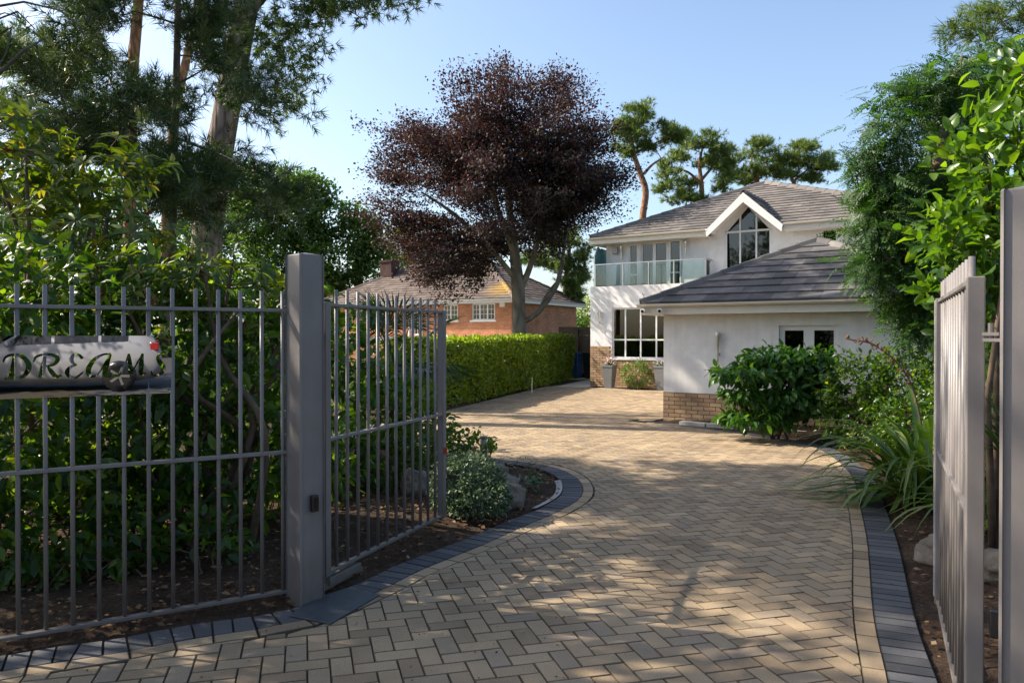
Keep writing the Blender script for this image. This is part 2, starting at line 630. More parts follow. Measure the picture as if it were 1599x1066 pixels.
L_band = catmull([(-6.5, 1.45), (-4.5, 2.63), (-2.56, 3.776), (-2.17, 3.95), (-1.775, 4.186), (-1.3, 4.42), (-.965, 4.94), (-.842, 5.215), (-.571, 5.636), (-.30, 6.07), (-.04, 6.53),
                  (.233, 6.97), (.468, 7.52), (.537, 8.07), (.50, 8.58), (.33, 9.08), (-.05, 9.45), (-.6, 9.8), (-1.4, 10.4), (-2.2, 11.2), (-2.7, 12.6), (-2.45, 14.2), (-1.6, 15.6)])
L_hedge = np.array([(-1.6, 15.6), (-1.22, 16.8), (1.08, 23.9)])
R_band = catmull([(5.2, -.1), (3.2, 1.0), (1.75, 1.95), (1.55, 2.35), (2.0, 3.55), (2.31, 4.32), (2.95, 5.75), (3.52, 7.12), (4.0, 8.3), (4.27, 9.16), (4.51, 10.26), (4.53, 11.04), (4.22, 11.87),
                  (3.67, 12.8), (3.1, 13.55), (2.62, 14.15)])
R_wall = np.array([(2.62, 14.15), (6.73, 20.3), (6.4, 20.6), (2.17, 23.44)])
BW, TW = .214, .107          # soldier course, buff border
segs = []
for pl, off, side in ((L_band, BW + TW + .001, -1), (L_hedge, .0, -1), (R_band, BW + TW + .001, 1), (R_wall, .0, 1)):
    for i in range(len(pl) - 1):
        a, b = pl[i], pl[i + 1]
        d = (b - a) / np.linalg.norm(b - a)
        nn = np.array([-d[1], d[0]]) * side          # points into the drive
        segs.append((a, b, nn, off))
SA = np.array([s[0] for s in segs]); SB = np.array([s[1] for s in segs]); SN = np.array([s[2] for s in segs]); SO = np.array([s[3] for s in segs])
POLY = np.vstack([L_band, L_hedge[1:], R_wall[::-1], R_band[::-1][1:], [(5.2, -8), (-6.5, -8)]])


def in_poly(P, poly=POLY):
    x, y = P[:, 0], P[:, 1]
    c = np.zeros(len(P), bool)
    j = len(poly) - 1
    for i in range(len(poly)):
        xi, yi = poly[i]; xj, yj = poly[j]
        m = ((yi > y) != (yj > y)) & (x < (xj - xi) * (y - yi) / (yj - yi + 1e-12) + xi)
        c ^= m
        j = i
    return c


def edge_dist(P):
    AB = SB - SA
    tt = np.clip(((P[:, None, :] - SA) * AB).sum(-1) / (AB * AB).sum(-1), 0, 1)
    d = np.linalg.norm(P[:, None, :] - (SA + tt[..., None] * AB), axis=-1)
    k = d.argmin(1)
    return d[np.arange(len(P)), k], k


drive = empty('driveway', (0, 0, 0))
tag(drive, kind='structure')
b = MB()
# bed of jointing sand under the pavers, cut to the drive's outline
bm = bmesh.new()
vv = [bm.verts.new((p[0], p[1], -.015)) for p in POLY]
fc = bm.faces.new(vv)
bmesh.ops.triangulate(bm, faces=[fc])
me = bpy.data.meshes.new('joint_sand')
bm.to_mesh(me); bm.free()
link('joint_sand', me, M['sand'], drive)


def clip(poly, p0, nn):
    out = []
    n = len(poly)
    for i in range(n):
        a, b_ = poly[i], poly[(i + 1) % n]
        da, db = np.dot(a - p0, nn), np.dot(b_ - p0, nn)
        if da >= 0: out.append(a)
        if (da >= 0) != (db >= 0):
            out.append(a + (b_ - a) * da / (da - db))
    return out


def block(mb, poly, zt, rnd, ch=.0042, deep=.02, tilt=(0, 0)):
    """paver with a chamfered top; poly counter-clockwise 2-D"""
    poly = [np.array(p) for p in poly]
    n = len(poly)
    c = sum(poly) / n
    top, low = [], []
    for p in poly:
        dd = p - c
        l = np.linalg.norm(dd)
        q = c + dd * (1 - min(.4, ch * 1.4 / max(l, 1e-6)))
        z = zt + tilt[0] * dd[0] + tilt[1] * dd[1]
        top.append((q[0], q[1], z))
        low.append((p[0], p[1], z - ch))
    bot = [(p[0], p[1], -deep) for p in poly]
    V = top + low + bot
    Fc = [tuple(range(n))]
    for i in range(n):
        j = (i + 1) % n
        Fc += [(i, n + i, n + j, j), (n + i, 2 * n + i, 2 * n + j, n + j)]
    mb.add(V, Fc, rnd)


# herringbone of buff blocks
PL, PW, GAP = .214, .107, .0048
ca, sa = math.cos(R(15.2)), math.sin(R(15.2))
cand = []
for j in range(-120, 300):
    for i in range(-140, 240):
        if (i - j) % 4 == 0:
            cand.append((i, j, 2, 1))
        elif (i - j - 3) % 4 == 0:
            cand.append((i, j, 1, 2))
cand = np.array(cand, float)
ctr = np.stack([(cand[:, 0] + cand[:, 2] / 2) * PW, (cand[:, 1] + cand[:, 3] / 2) * PW], 1)
ctr = np.stack([ctr[:, 0] * ca - ctr[:, 1] * sa, ctr[:, 0] * sa + ctr[:, 1] * ca], 1)
keep = (ctr[:, 1] > -1.0) & (ctr[:, 1] < 24.6) & (np.abs(ctr[:, 0]) < 7.2)
cand, ctr = cand[keep], ctr[keep]
ins = in_poly(ctr)
dist, kseg = edge_dist(ctr)
sd = np.where(ins, dist, -dist) - SO[kseg]
keep = sd > -.10
cand, ctr, sd, kseg = cand[keep], ctr[keep], sd[keep], kseg[keep]
dcam = np.linalg.norm(ctr, axis=1)
pxs = CX + F_PX * ctr[:, 0] / np.maximum(ctr[:, 1], .1)
seen = (ctr[:, 1] > 3.35) & (pxs > 20) & (pxs < 1580)
order = np.argsort(np.where(seen, dcam, 1e6))
full_me = None
rest = MB()
n_ind = 0
for idx in order:
    i, j, w, h = cand[idx]
    rr = random.random()
    zt = random.uniform(-.0016, .0016)
    tilt = (random.uniform(-.006, .006), random.uniform(-.006, .006))
    cut = sd[idx] < .125
    w2, h2 = w * PW / 2 - GAP / 2, h * PW / 2 - GAP / 2
    if cut:
        loc_ = [(-w2, -h2), (w2, -h2), (w2, h2), (-w2, h2)]
        poly = [np.array((ctr[idx][0] + x * ca - y * sa, ctr[idx][1] + x * sa + y * ca)) for x, y in loc_]
        k = kseg[idx]
        for kk in range(max(0, k - 1), min(len(segs), k + 2)):
            if abs(SO[kk] - SO[k]) < 1e-6 and np.dot(SN[kk], SN[k]) > .5:
                poly = clip(poly, SA[kk] + SN[kk] * (SO[kk] + .003), SN[kk])
                if len(poly) < 3: break
        if len(poly) < 3: continue
        area = .5 * abs(sum(poly[q][0] * poly[(q + 1) % len(poly)][1] - poly[(q + 1) % len(poly)][0] * poly[q][1] for q in range(len(poly))))
        if area < .0004: continue
        if n_ind < 300:
            mb = MB(); block(mb, poly, zt, rr, tilt=tilt)
            mb.build('paver', M['paver'], drive); n_ind += 1
        else:
            block(rest, poly, zt, rr, tilt=tilt)
    else:
        if n_ind < 300:
            if full_me is None:
                mb = MB(); block(mb, [(-PW + GAP / 2, -PW / 2 + GAP / 2), (PW - GAP / 2, -PW / 2 + GAP / 2), (PW - GAP / 2, PW / 2 - GAP / 2), (-PW + GAP / 2, PW / 2 - GAP / 2)], 0, 0)
                full_me = mb.mesh('paver'); full_me.materials.append(M['paver'])
            o = bpy.data.objects.new('paver', full_me)
            COL.objects.link(o); o.parent = drive
            o.location = (ctr[idx][0], ctr[idx][1], zt)
            o.rotation_euler = (tilt[0], tilt[1], R(15.2) + (0 if w == 2 else math.pi / 2)); n_ind += 1
        else:
            loc_ = [(-w2, -h2), (w2, -h2), (w2, h2), (-w2, h2)]
            poly = [np.array((ctr[idx][0] + x * ca - y * sa, ctr[idx][1] + x * sa + y * ca)) for x, y in loc_]
            block(rest, poly, zt, rr, tilt=tilt)
rest.build('paver_field', M['paver'], drive)['kind'] = 'stuff'


def band(pl, side, o0, o1, pitch, name, mat, limit=300):
    """blocks laid along an edge line, from offset o0 to o1 into the drive"""
    d = np.linalg.norm(np.diff(pl, axis=0), axis=1)
    s = np.concatenate([[0], np.cumsum(d)])
    n = int(s[-1] / pitch)
    tang = np.gradient(pl, axis=0)
    tang /= np.linalg.norm(tang, axis=1)[:, None]
    nrm = np.stack([-tang[:, 1], tang[:, 0]], 1) * side

    def at(t_, off):
        p = np.array([np.interp(t_, s, pl[:, 0]), np.interp(t_, s, pl[:, 1])])
        q = np.array([np.interp(t_, s, nrm[:, 0]), np.interp(t_, s, nrm[:, 1])])
        return p + q / np.linalg.norm(q) * off
    items = []
    for i in range(n):
        a, b_ = i * pitch + .004, (i + 1) * pitch - .004
        poly = [at(a, o0), at(b_, o0), at(b_, o1), at(a, o1)]
        ar = sum(poly[q][0] * poly[(q + 1) % 4][1] - poly[(q + 1) % 4][0] * poly[q][1] for q in range(4))
        if ar < 0: poly = poly[::-1]
        items.append((np.linalg.norm(sum(poly) / 4), poly))
    items.sort(key=lambda q: q[0] if q[1][0][1] > 3.2 else 99)
    rest_ = MB()
    for i, (_, poly) in enumerate(items):
        zt, rr, tl = random.uniform(-.001, .002), random.random(), (random.uniform(-.006, .006), random.uniform(-.006, .006))
        if i < limit:
            mb = MB(); block(mb, poly, zt, rr, tilt=tl); mb.build(name, mat, drive)
        else:
            block(rest_, poly, zt, rr, tilt=tl)
    if rest_.v:
        rest_.build(name + '_row', mat, drive)['kind'] = 'stuff'


band(L_band, -1, .002, BW, .107, 'edging_block', M['edging'], 130)
band(R_band, 1, .002, BW, .107, 'edging_block', M['edging'], 130)
band(L_band, -1, BW + .004, BW + TW, .214, 'border_block', M['paver'], 80)
band(R_band, 1, BW + .004, BW + TW, .214, 'border_block', M['paver'], 80)

# thin concrete haunching showing along the inside of the curved bed
mb = MB()
sel = [p for p in L_band if 6.9 < p[1] < 8.4 and p[0] > .15]
for i in range(len(sel) - 1):
    a, b_ = Vector((*sel[i], 0)), Vector((*sel[i + 1], 0))
    d = (b_ - a).normalized(); nn = Vector((-d.y, d.x, 0))
    mb.add([a, b_, b_ + nn * .07, a + nn * .06, a + Vector((0, 0, .012)), b_ + Vector((0, 0, .012)), b_ + nn * .07 + Vector((0, 0, .0)), a + nn * .06],
           [(4, 5, 6, 7)])
mb.build('haunching', M['concrete'], drive)

# planted beds: soil heaped a little behind the edging
def bed(name, x0, x1, y0, y1, step, hmax):
    nx, ny = int((x1 - x0) / step) + 1, int((y1 - y0) / step) + 1
    gx, gy = np.meshgrid(np.linspace(x0, x1, nx), np.linspace(y0, y1, ny))
    P = np.stack([gx.ravel(), gy.ravel()], 1)
    ins_ = in_poly(P)
    dd, _ = edge_dist(P)
    dd = np.where(ins_, -dd, dd)
    s = np.clip(dd / .7, 0, 1)
    z = -.022 + hmax * s * s * (3 - 2 * s)
    nzs = np.array([mnoise.noise(Vector((p[0] * 3.1, p[1] * 3.1, 0))) * .5 + mnoise.noise(Vector((p[0] * 11, p[1] * 11, 3))) * .3 for p in P])
    z += nzs * .045 * np.clip(dd / .15, 0, 1)
    z = np.where(dd < 0, -.05, z)
    V = np.column_stack([P, z])
    idx = np.arange(nx * ny).reshape(ny, nx)
    Fq = np.stack([idx[:-1, :-1], idx[:-1, 1:], idx[1:, 1:], idx[1:, :-1]], -1).reshape(-1, 4)
    o = np_mesh(name, V, Fq, M['soil'], None, None, True)
    tag(o, kind='structure')
    return o


bed('planting_bed_left', -11.5, 1.0, 1.2, 18.0, .09, .07)
bed('planting_bed_right', 1.4, 11.5, -1.0, 14.6, .09, .10)

# pale path beside the house, gravel margin, street behind the camera
mb = MB()
mb.add([(1.1, 23.92, -.02), (2.2, 23.46, -.02), (2.46, 23.86, -.02), (5.6, 28.4, -.02), (3.6, 30.0, -.02), (1.55, 24.6, -.02)], [(0, 1, 2, 3, 4, 5)])
tag(mb.build('side_path', M['concrete']), kind='structure')
mb = MB()
mb.add([(-200, -30, -.03), (200, -30, -.03), (200, -3.0, -.03), (-200, -3.0, -.03)], [(0, 1, 2, 3)])
tag(mb.build('street', M['asphalt']), kind='structure')
mb = MB()
mb.add([(2.14, 23.42, -.03), (6.5, 20.5, -.03), (7.2, 20.7, -.03), (2.47, 23.9, -.03)], [(0, 1, 2, 3)])
gm = mb.build('gravel_margin', m_plain('pale_gravel', (.36, .31, .27), .9, .2, 0, .5, 60, 1.0, 50, .02))
tag(gm, kind='structure')

# distant hills closing the view
mb = MB()
for k in range(40):
    x0, x1 = -300 + k * 15, -285 + k * 15
    h0 = 6 + 4 * mnoise.noise(Vector((x0 * .02, 0, 1))); h1 = 6 + 4 * mnoise.noise(Vector((x1 * .02, 0, 1)))
    mb.add([(x0, 300, -1), (x1, 300, -1), (x1, 330, h1), (x0, 330, h0), (x1, 400, -1), (x0, 400, -1)], [(0, 1, 2, 3), (3, 2, 4, 5)])
tag(mb.build('hills', m_plain('far_wooded_hill', (.06, .085, .05), .95, .1, 0, .4, .08)), kind='structure')

# ================================================================== railings and gates
FT = Vector((.862, .507, 0)).normalized()           # along the left railing, towards the gate
FN = Vector((FT.y, -FT.x, 0))                       # towards the camera
F0 = Vector((-1.335, 4.6, 0))


def railing(root, p0, p1, n, z_top, z_mid, z_bot, tip, bar_r=.0115, skip_ends=False):
    p0, p1 = Vector(p0), Vector(p1)
    for z, nm in ((z_top, 'rail'), (z_mid, 'rail'), (z_bot, 'rail')):
        mb = MB(); mb.bar(p0 + Vector((0, 0, z)), p1 + Vector((0, 0, z)), .042, .02)
        mb.build(nm, M['metal'], root, bevel=.003)
    mb = MB(); mb.tube([(0, 0, z_bot - .004), (0, 0, z_top + tip)], bar_r, 10)
    me_ = mb.mesh('bar', True); me_.materials.append(M['metal'])
    for i in range(n):
        tt = (i + .5) / n if not skip_ends else (i + .75) / (n + .5)
        o = bpy.data.objects.new('bar', me_)
        COL.objects.link(o); o.parent = root
        o.location = p0 + (p1 - p0) * tt


root = empty('railing', F0 - FT * 4.4, 'grey metal railing carrying the mirrored name plate, beside the bushes', 'railing')
railing(root, Vector((0, 0, 0)), FT * 4.4, 36, 1.752, .895, .052, .115)
mb = MB(); mb.box(-.03, .03, -.03, .03, -.06, 1.9)
mb.build('end_post', M['metal'], root).location = (0, 0, 0)


def gate_post(name, label, corner, da, db, size, h, cell_face, flip=False):
    """square hollow post: corner = nearest vertical edge, da / db = directions of the two visible faces"""
    da, db = Vector((*da, 0)).normalized(), Vector((*db, 0)).normalized()
    c = Vector((*corner, 0)) + (da + db) * size / 2
    rt = empty(name, c, label, 'gate post')
    h2 = size / 2
    ring = []
    for (sx, sy) in ((-1, -1), (1, -1), (1, 1), (-1, 1)):
        for kx, ky in (((-1, 0), (0, -1)) if sx * sy > 0 else ((0, -1), (-1, 0))):
            r_ = .010
            ring.append((da * (sx * (h2 + kx * r_)) + db * (sy * (h2 + ky * r_))))
    n = len(ring)
    V = [p + Vector((0, 0, -.05)) for p in ring] + [p + Vector((0, 0, h)) for p in ring] + [p * .97 + Vector((0, 0, h + .006)) for p in ring] + [Vector((0, 0, h + .022))]
    Fq = []
    for lv in range(2):
        for i in range(n):
            j = (i + 1) % n
            Fq.append((lv * n + i, lv * n + j, (lv + 1) * n + j, (lv + 1) * n + i))
    for i in range(n):
        Fq.append((2 * n + i, 2 * n + (i + 1) % n, 3 * n))
    mb_ = MB(); mb_.add(V, Fq)
    mb_.build('post_shaft', M['metal'], rt)
    # photocell on one face
    fd, od = (db, -da) if cell_face == 'b' else (da, -db)
    pc = MB()
    ctr_ = od * (h2 + .014) + fd * (.0 if cell_face == 'b' else .0) + Vector((0, 0, .60))
    pc.bar(ctr_ - Vector((0, 0, .05)), ctr_ + Vector((0, 0, .05)), .046, .03, up=od)
    cell = pc.build('photocell', M['black'], rt, bevel=.006)
    pc = MB()
    c2 = ctr_ + od * .0165
    for k in (-1, 0, 1):
        pc.bar(c2 + fd * (k * .009) - Vector((0, 0, .034)), c2 + fd * (k * .009) + Vector((0, 0, .034)), .003, .003, up=od)
    pc.build('lens_rib', M['black'], cell)
    return rt, da, db, c


lp, lda, ldb, lc = gate_post('gate_post', 'square grey gate post between the railing and the gate leaf by the bushes', (-1.246, 4.45), (-.75, .66), (.66, .75), .172, 2.08, 'b')
mb = MB(); mb.box(-.055, .055, -.04, .04, .18, .42)
o = mb.build('control_box', M['metal'], lp, bevel=.008)
o.location = lda * .165 + ldb * .05
o.rotation_euler = (0, 0, math.atan2(lda.y, lda.x))
rp, rda, rdb, rc = gate_post('gate_post', 'square grey gate post at the picture edge beside the flax', (1.652, 2.56), (.60, .80), (.80, -.60), .15, 2.09, 'a')


def gate_leaf(label, hinge, far, n, post_c):
    hinge, far = Vector((*hinge, 0)), Vector((*far, 0))
    d = (far - hinge).normalized()
    rt = empty('gate_leaf', hinge, label, 'gate')
    Lg = (far - hinge).length
    for p, z0 in ((Vector((0, 0, 0)), .085), (d * Lg, .085)):
        mb = MB(); s = Vector((-d.y, d.x, 0)) * .028
        e = d * .028
        mb.add([p - s - e + Vector((0, 0, z0)), p + s - e + Vector((0, 0, z0)), p + s + e + Vector((0, 0, z0)), p - s + e + Vector((0, 0, z0)),
                p - s - e + Vector((0, 0, 1.81)), p + s - e + Vector((0, 0, 1.81)), p + s + e + Vector((0, 0, 1.81)), p - s + e + Vector((0, 0, 1.81))],
               [(3, 2, 1, 0), (4, 5, 6, 7), (0, 1, 5, 4), (1, 2, 6, 5), (2, 3, 7, 6), (3, 0, 4, 7)])
        mb.build('stile', M['metal'], rt, bevel=.004)
    railing(rt, d * .028, d * (Lg - .028), n, 1.795, .945, .105, .10, .0115, True)
    # hinge: plate on the post, pin through an eye on the stile
    pc = post_c - hinge
    pc.z = 0
    hv = pc.normalized()
    hb = MB(); hb.bar(hv * .01 + Vector((0, 0, 1.585)), hv * (pc.length - .06) + Vector((0, 0, 1.585)), .035, .012)
    hb.tube([hv * .05 + Vector((0, 0, 1.575)), hv * .05 + Vector((0, 0, 1.645))], .011, 10)
    hb.bar(hv * .02 + Vector((0, 0, 1.606)), hv * .08 + Vector((0, 0, 1.606)), .036, .012)
    hb.build('hinge', M['metal'], rt)
    fb = MB(); a = d * .0 + Vector((0, 0, .052)); fb.bar(a, d * .36 + Vector((0, 0, .052)), .075, .05)
    fb.bar(d * -.05 + Vector((0, 0, .022)), d * .40 + Vector((0, 0, .022)), .05, .03)
    ft = fb.build('foot_bracket', M['metal'], rt, bevel=.004)
    sb = MB(); sb.bar(d * .17 + Vector((-.03, -.03, .022)), d * .22 + Vector((-.03, -.03, .022)), .05, .04)
    sb.build('bolt_block', M['metal'], ft)
    return rt, d, Lg


gl, gd, gL = gate_leaf('grey barred gate leaf swung open over the planted bed', (-1.177, 4.75), (-.584, 6.29), 12, lc)
mb = MB(); mb.box(-.012, .012, -.018, .018, 0, .05)
o = mb.build('reflector', m_plain('red_reflector', (.45, .05, .02), .3), gl); o.location = gd * gL + Vector((.035, -.02, .62))
gr, gd2, gL2 = gate_leaf('grey barred gate leaf swung open in front of the flax', (1.655, 2.70), (2.42, 4.26), 12, rc)
mb = MB()
for k in range(24):
    z0 = .12 + k * .07
    mb.box(-.012 - random.uniform(0, .006), .012, -.032, .032, z0, z0 + .069)
o = mb.build('edge_seal', m_plain('old_rubber_seal', (.42, .41, .42), .8, .2, 0, .2, 30, .6, 60, .004), gr)
o.location = gd2 * (gL2 + .036); o.rotation_euler = (0, 0, math.atan2(gd2.y, gd2.x))

mb = MB(); P = [(-1.27, 4.29), (-1.006, 4.165), (-.815, 4.63), (-1.02, 4.78), (-1.16, 4.62)]
mb.prism([(x, y, .004) for x, y in P], (0, 0, .008))
tag(mb.build('cover_plate', m_plain('dark_steel_plate', (.075, .085, .09), .45, .5, .3, .25, 8, .2, 90, .001), bevel=.002), 'dark steel plate lying on the paving at the foot of the gate', 'plate')

# mirrored name plate with cut-out letters ---------------------------------
GLY = {
    'D': [[(.44, .95, .10), (.40, .5, .17), (.30, .04, .15)], [(.03, .70, .05), (.12, .90, .08), (.38, 1.0, .08), (.72, .93, .13), (.95, .62, .17), (.92, .3, .16), (.68, .05, .10), (.30, .0, .07), (.08, .04, .08)]],
    'R': [[(.42, .93, .09), (.36, .5, .16), (.26, .03, .15)], [(.03, .68, .05), (.12, .90, .08), (.42, 1.0, .08), (.74, .95, .12), (.86, .78, .14), (.72, .57, .10), (.44, .50, .06)], [(.50, .50, .06), (.62, .3, .14), (.80, .06, .14), (1.0, .10, .05)]],
    'E': [[(.92, .80, .11), (.72, .97, .08), (.46, .96, .10), (.32, .78, .14), (.44, .60, .09), (.64, .55, .06)], [(.60, .54, .06), (.26, .44, .10), (.10, .22, .16), (.26, .03, .11), (.58, .0, .08), (.95, .22, .05)]],
    'A': [[(.92, .99, .06), (.60, .96, .07), (.28, .74, .13), (.07, .36, .17), (.10, .10, .15), (.26, .02, .08), (.48, .20, .06), (.74, .70, .06)], [(.90, .98, .08), (.76, .55, .16), (.68, .14, .17), (.80, .0, .11), (1.0, .12, .05)]],
    'M': [[(.0, .06, .12), (.10, .02, .09), (.22, .2, .06), (.36, .65, .06), (.44, .98, .06)], [(.44, .99, .08), (.48, .55, .15), (.50, .10, .13)], [(.52, .10, .05), (.68, .5, .05), (.88, .99, .06)], [(.88, .99, .08), (.84, .5, .17), (.84, .10, .15), (1.0, .10, .05)]],
    'S': [[(.97, .78, .10), (.84, .97, .08), (.60, .97, .08), (.46, .80, .13), (.56, .60, .16), (.74, .40, .17), (.72, .16, .14), (.48, .01, .08), (.18, .02, .08), (.03, .18, .11)]],
}
BOX = {'D': (-1.467, -1.350), 'R': (-1.337, -1.208), 'E': (-1.192, -1.106), 'A': (-1.094, -.968), 'M': (-.962, -.806), 'S': (-.789, -.698)}
S0, S1, ZB, ZT = -2.05, -.677, 1.278, 1.60
plate_mb = MB(); plate_mb.box(S0, S1, -.0015, .0015, ZB, ZT)
tmp = link('tmp_plate', plate_mb.mesh('tmp_plate'))
cutters = []
for ch, strokes in GLY.items():
    x0, x1 = BOX[ch]
    z0, z1 = 1.380, 1.503
    for st in strokes:
        pts = catmull([(x0 + (x1 - x0) * a, z0 + (z1 - z0) * b_) for a, b_, _ in st], .006)
        nctl = len(st)
        cum = np.concatenate([[0], np.cumsum(np.linalg.norm(np.diff(np.array([(x0 + (x1 - x0) * a, z0 + (z1 - z0) * b_) for a, b_, _ in st]), axis=0), axis=1))])
        sl = np.concatenate([[0], np.cumsum(np.linalg.norm(np.diff(pts, axis=0), axis=1))])
        wd = np.interp(sl / sl[-1] * cum[-1], cum, [w_ for _, _, w_ in st]) * (z1 - z0) * 1.25
        tg = np.gradient(pts, axis=0); tg /= np.linalg.norm(tg, axis=1)[:, None]
        nr = np.stack([-tg[:, 1], tg[:, 0]], 1)
        n = len(pts)
        V, Fq = [], []
        for i in range(n):
            for y in (-.01, .01):
                for s in (-1, 1):
                    q = pts[i] + nr[i] * s * wd[i] / 2
                    V.append((q[0], y, q[1]))
        for i in range(n - 1):
            a = i * 4; c_ = a + 4
            Fq += [(a, a + 1, c_ + 1, c_), (a + 2, c_ + 2, c_ + 3, a + 3), (a, c_, c_ + 2, a + 2), (a + 1, a + 3, c_ + 3, c_ + 1)]
        Fq += [(0, 2, 3, 1), (4 * n - 4, 4 * n - 3, 4 * n - 1, 4 * n - 2)]
        cm = MB(); cm.add(V, Fq)
        co_ = link('tmp_cut', cm.mesh('tmp_cut'))
        cutters.append(co_)
        md = tmp.modifiers.new('b', 'BOOLEAN'); md.operation = 'DIFFERENCE'; md.solver = 'EXACT'; md.object = co_
dg = bpy.context.evaluated_depsgraph_get()
me = bpy.data.meshes.new_from_object(tmp.evaluated_get(dg))
me.materials.clear()
for o in cutters + [tmp]:
    bpy.data.objects.remove(o)
tm = NT('mirror_steel')
tm.base((.62, .62, .64), .006, .5, 1.0)
tm.bump(tm.noise(5, 2), .004, .02)
sign_root = empty('name_plate', F0 + FN * .035 + FT * S0 + Vector((0, 0, ZB)), 'mirror-polished name plate with cut-out letters reading DREAMS on the railing', 'sign', rz=math.atan2(FT.y, FT.x))
me.transform(Matrix.Translation((-S0, 0, -ZB)))
me.name = 'plate'
pl = link('plate', me, tm.m, sign_root)
sign_root.rotation_euler = (R(.92), 0, math.atan2(FT.y, FT.x) + R(1.2))
for (sx, sz) in ((S1 - S0 - .016, .02), (S1 - S0 - .016, ZT - ZB - .02)):
    mb = MB(); mb.tube([(sx, -.006, sz), (sx, .012, sz)], .006, 10)
    mb.build('fixing_screw', m_plain('rusty_screw', (.2, .07, .03), .6, .4, .6), sign_root)

# ================================================================== building helpers (local frame: x along the front, y into the building)
def wall_open(mb, u0, u1, z0, z1, v, openings, depth=.12):
    """front wall face at y=v with rectangular openings (u0,u1,z0,z1) and their reveals"""
    us = sorted({u0, u1, *[o[0] for o in openings], *[o[1] for o in openings]})
    zs = sorted({z0, z1, *[o[2] for o in openings], *[o[3] for o in openings]})
    us = [u for u in us if u0 <= u <= u1]; zs = [z for z in zs if z0 <= z <= z1]
    for a, b_ in zip(us[:-1], us[1:]):
        for c_, d_ in zip(zs[:-1], zs[1:]):
            um, zm = (a + b_) / 2, (c_ + d_) / 2
            if any(o[0] < um < o[1] and o[2] < zm < o[3] for o in openings): continue
            mb.add([(a, v, c_), (b_, v, c_), (b_, v, d_), (a, v, d_)], [(0, 1, 2, 3)])
    for o in openings:
        a, b_, c_, d_ = o
        e = v + depth
        mb.add([(a, v, c_), (b_, v, c_), (b_, v, d_), (a, v, d_), (a, e, c_), (b_, e, c_), (b_, e, d_), (a, e, d_)],
               [(0, 4, 5, 1), (1, 5, 6, 2), (2, 6, 7, 3), (3, 7, 4, 0)])


def window(root, u0, u1, z0, z1, v, cols, rows, fw=.055, mat=None, name='window', mull=.045, bars=None, glass='glass'):
    """frame with mullions and panes; cols / rows are fractions of the inner splits; bars=(nx,nz) glazing bars per light"""
    mat = mat or M['upvc']
    mb = MB()
    d0, d1 = v - .0, v + .06
    mb.box(u0, u1, d0, d1, z0, z0 + fw); mb.box(u0, u1, d0, d1, z1 - fw, z1)
    mb.box(u0, u0 + fw, d0, d1, z0 + fw, z1 - fw); mb.box(u1 - fw, u1, d0, d1, z0 + fw, z1 - fw)
    U = [u0] + [u0 + (u1 - u0) * c_ for c_ in cols] + [u1]
    Zs = [z0] + [z0 + (z1 - z0) * c_ for c_ in rows] + [z1]
    for u in U[1:-1]:
        mb.box(u - mull / 2, u + mull / 2, d0 + .002, d1 - .002, z0 + fw, z1 - fw)
    for z in Zs[1:-1]:
        mb.box(u0 + fw, u1 - fw, d0 + .004, d1 - .004, z - mull / 2, z + mull / 2)
    w = mb.build(name, mat, root)
    for i in range(len(U) - 1):
        for j in range(len(Zs) - 1):
            a = U[i] + (fw if i == 0 else mull / 2); b_ = U[i + 1] - (fw if i == len(U) - 2 else mull / 2)
            c_ = Zs[j] + (fw if j == 0 else mull / 2); d_ = Zs[j + 1] - (fw if j == len(Zs) - 2 else mull / 2)
            nx, nz = bars or (1, 1)
            bw = .018
            for p in range(nx):
                for q in range(nz):
                    aa, bb = a + (b_ - a) * p / nx, a + (b_ - a) * (p + 1) / nx
                    cc, dd = c_ + (d_ - c_) * q / nz, c_ + (d_ - c_) * (q + 1) / nz
                    pm = MB(); pm.box(aa, bb, v + .026, v + .032, cc, dd)
                    pm.build('pane', M[glass], w)
            if bars:
                gm_ = MB()
                for p in range(1, nx):
                    u = a + (b_ - a) * p / nx; gm_.box(u - bw / 2, u + bw / 2, v + .012, v + .046, c_, d_)
                for q in range(1, nz):
                    z = c_ + (d_ - c_) * q / nz; gm_.box(a, b_, v + .014, v + .044, z - bw / 2, z + bw / 2)
                gm_.build('glazing_bar', mat, w)
    return w


def bricks(root, u0, u1, z0, z1, v, mat, n_ind=300, L=.225, H=.075, gap=.013, skip=None, side=None):
    """stretcher bond, each brick a box standing 5 mm proud of the mortar"""
    rest_ = MB(); meshes = {}; items = []
    nz = int(round((z1 - z0) / H))
    H = (z1 - z0) / nz
    for j in range(nz):
        x = u0 - (L / 2 if j % 2 else 0)
        while x < u1 - 1e-6:
            a, b_ = max(x, u0), min(x + L, u1)
            x += L
            if b_ - a < .04: continue
            zc = z0 + j * H
            if skip and skip((a + b_) / 2, zc + H / 2): continue
            items.append((round(a + gap / 2, 4), round(b_ - gap / 2, 4), zc + gap / 2, H - gap))
    for i, (a, b_, z, h) in enumerate(items):
        w = round(b_ - a, 3)
        off = random.uniform(-.0012, .0012)
        if i < n_ind:
            key = w
            if key not in meshes:
                mb_ = MB(); mb_.box(0, w, 0, .02, 0, h); meshes[key] = mb_.mesh('brick'); meshes[key].materials.append(mat)
            o_ = bpy.data.objects.new('brick', meshes[key]); COL.objects.link(o_); o_.parent = root
            o_.location = (a, v - .006 + off, z)
        else:
            rest_.box(a, b_, v - .006 + off, v + .012, z, z + h, random.random())
    if rest_.v:
        rest_.build('brickwork', mat, root)['kind'] = 'stuff'


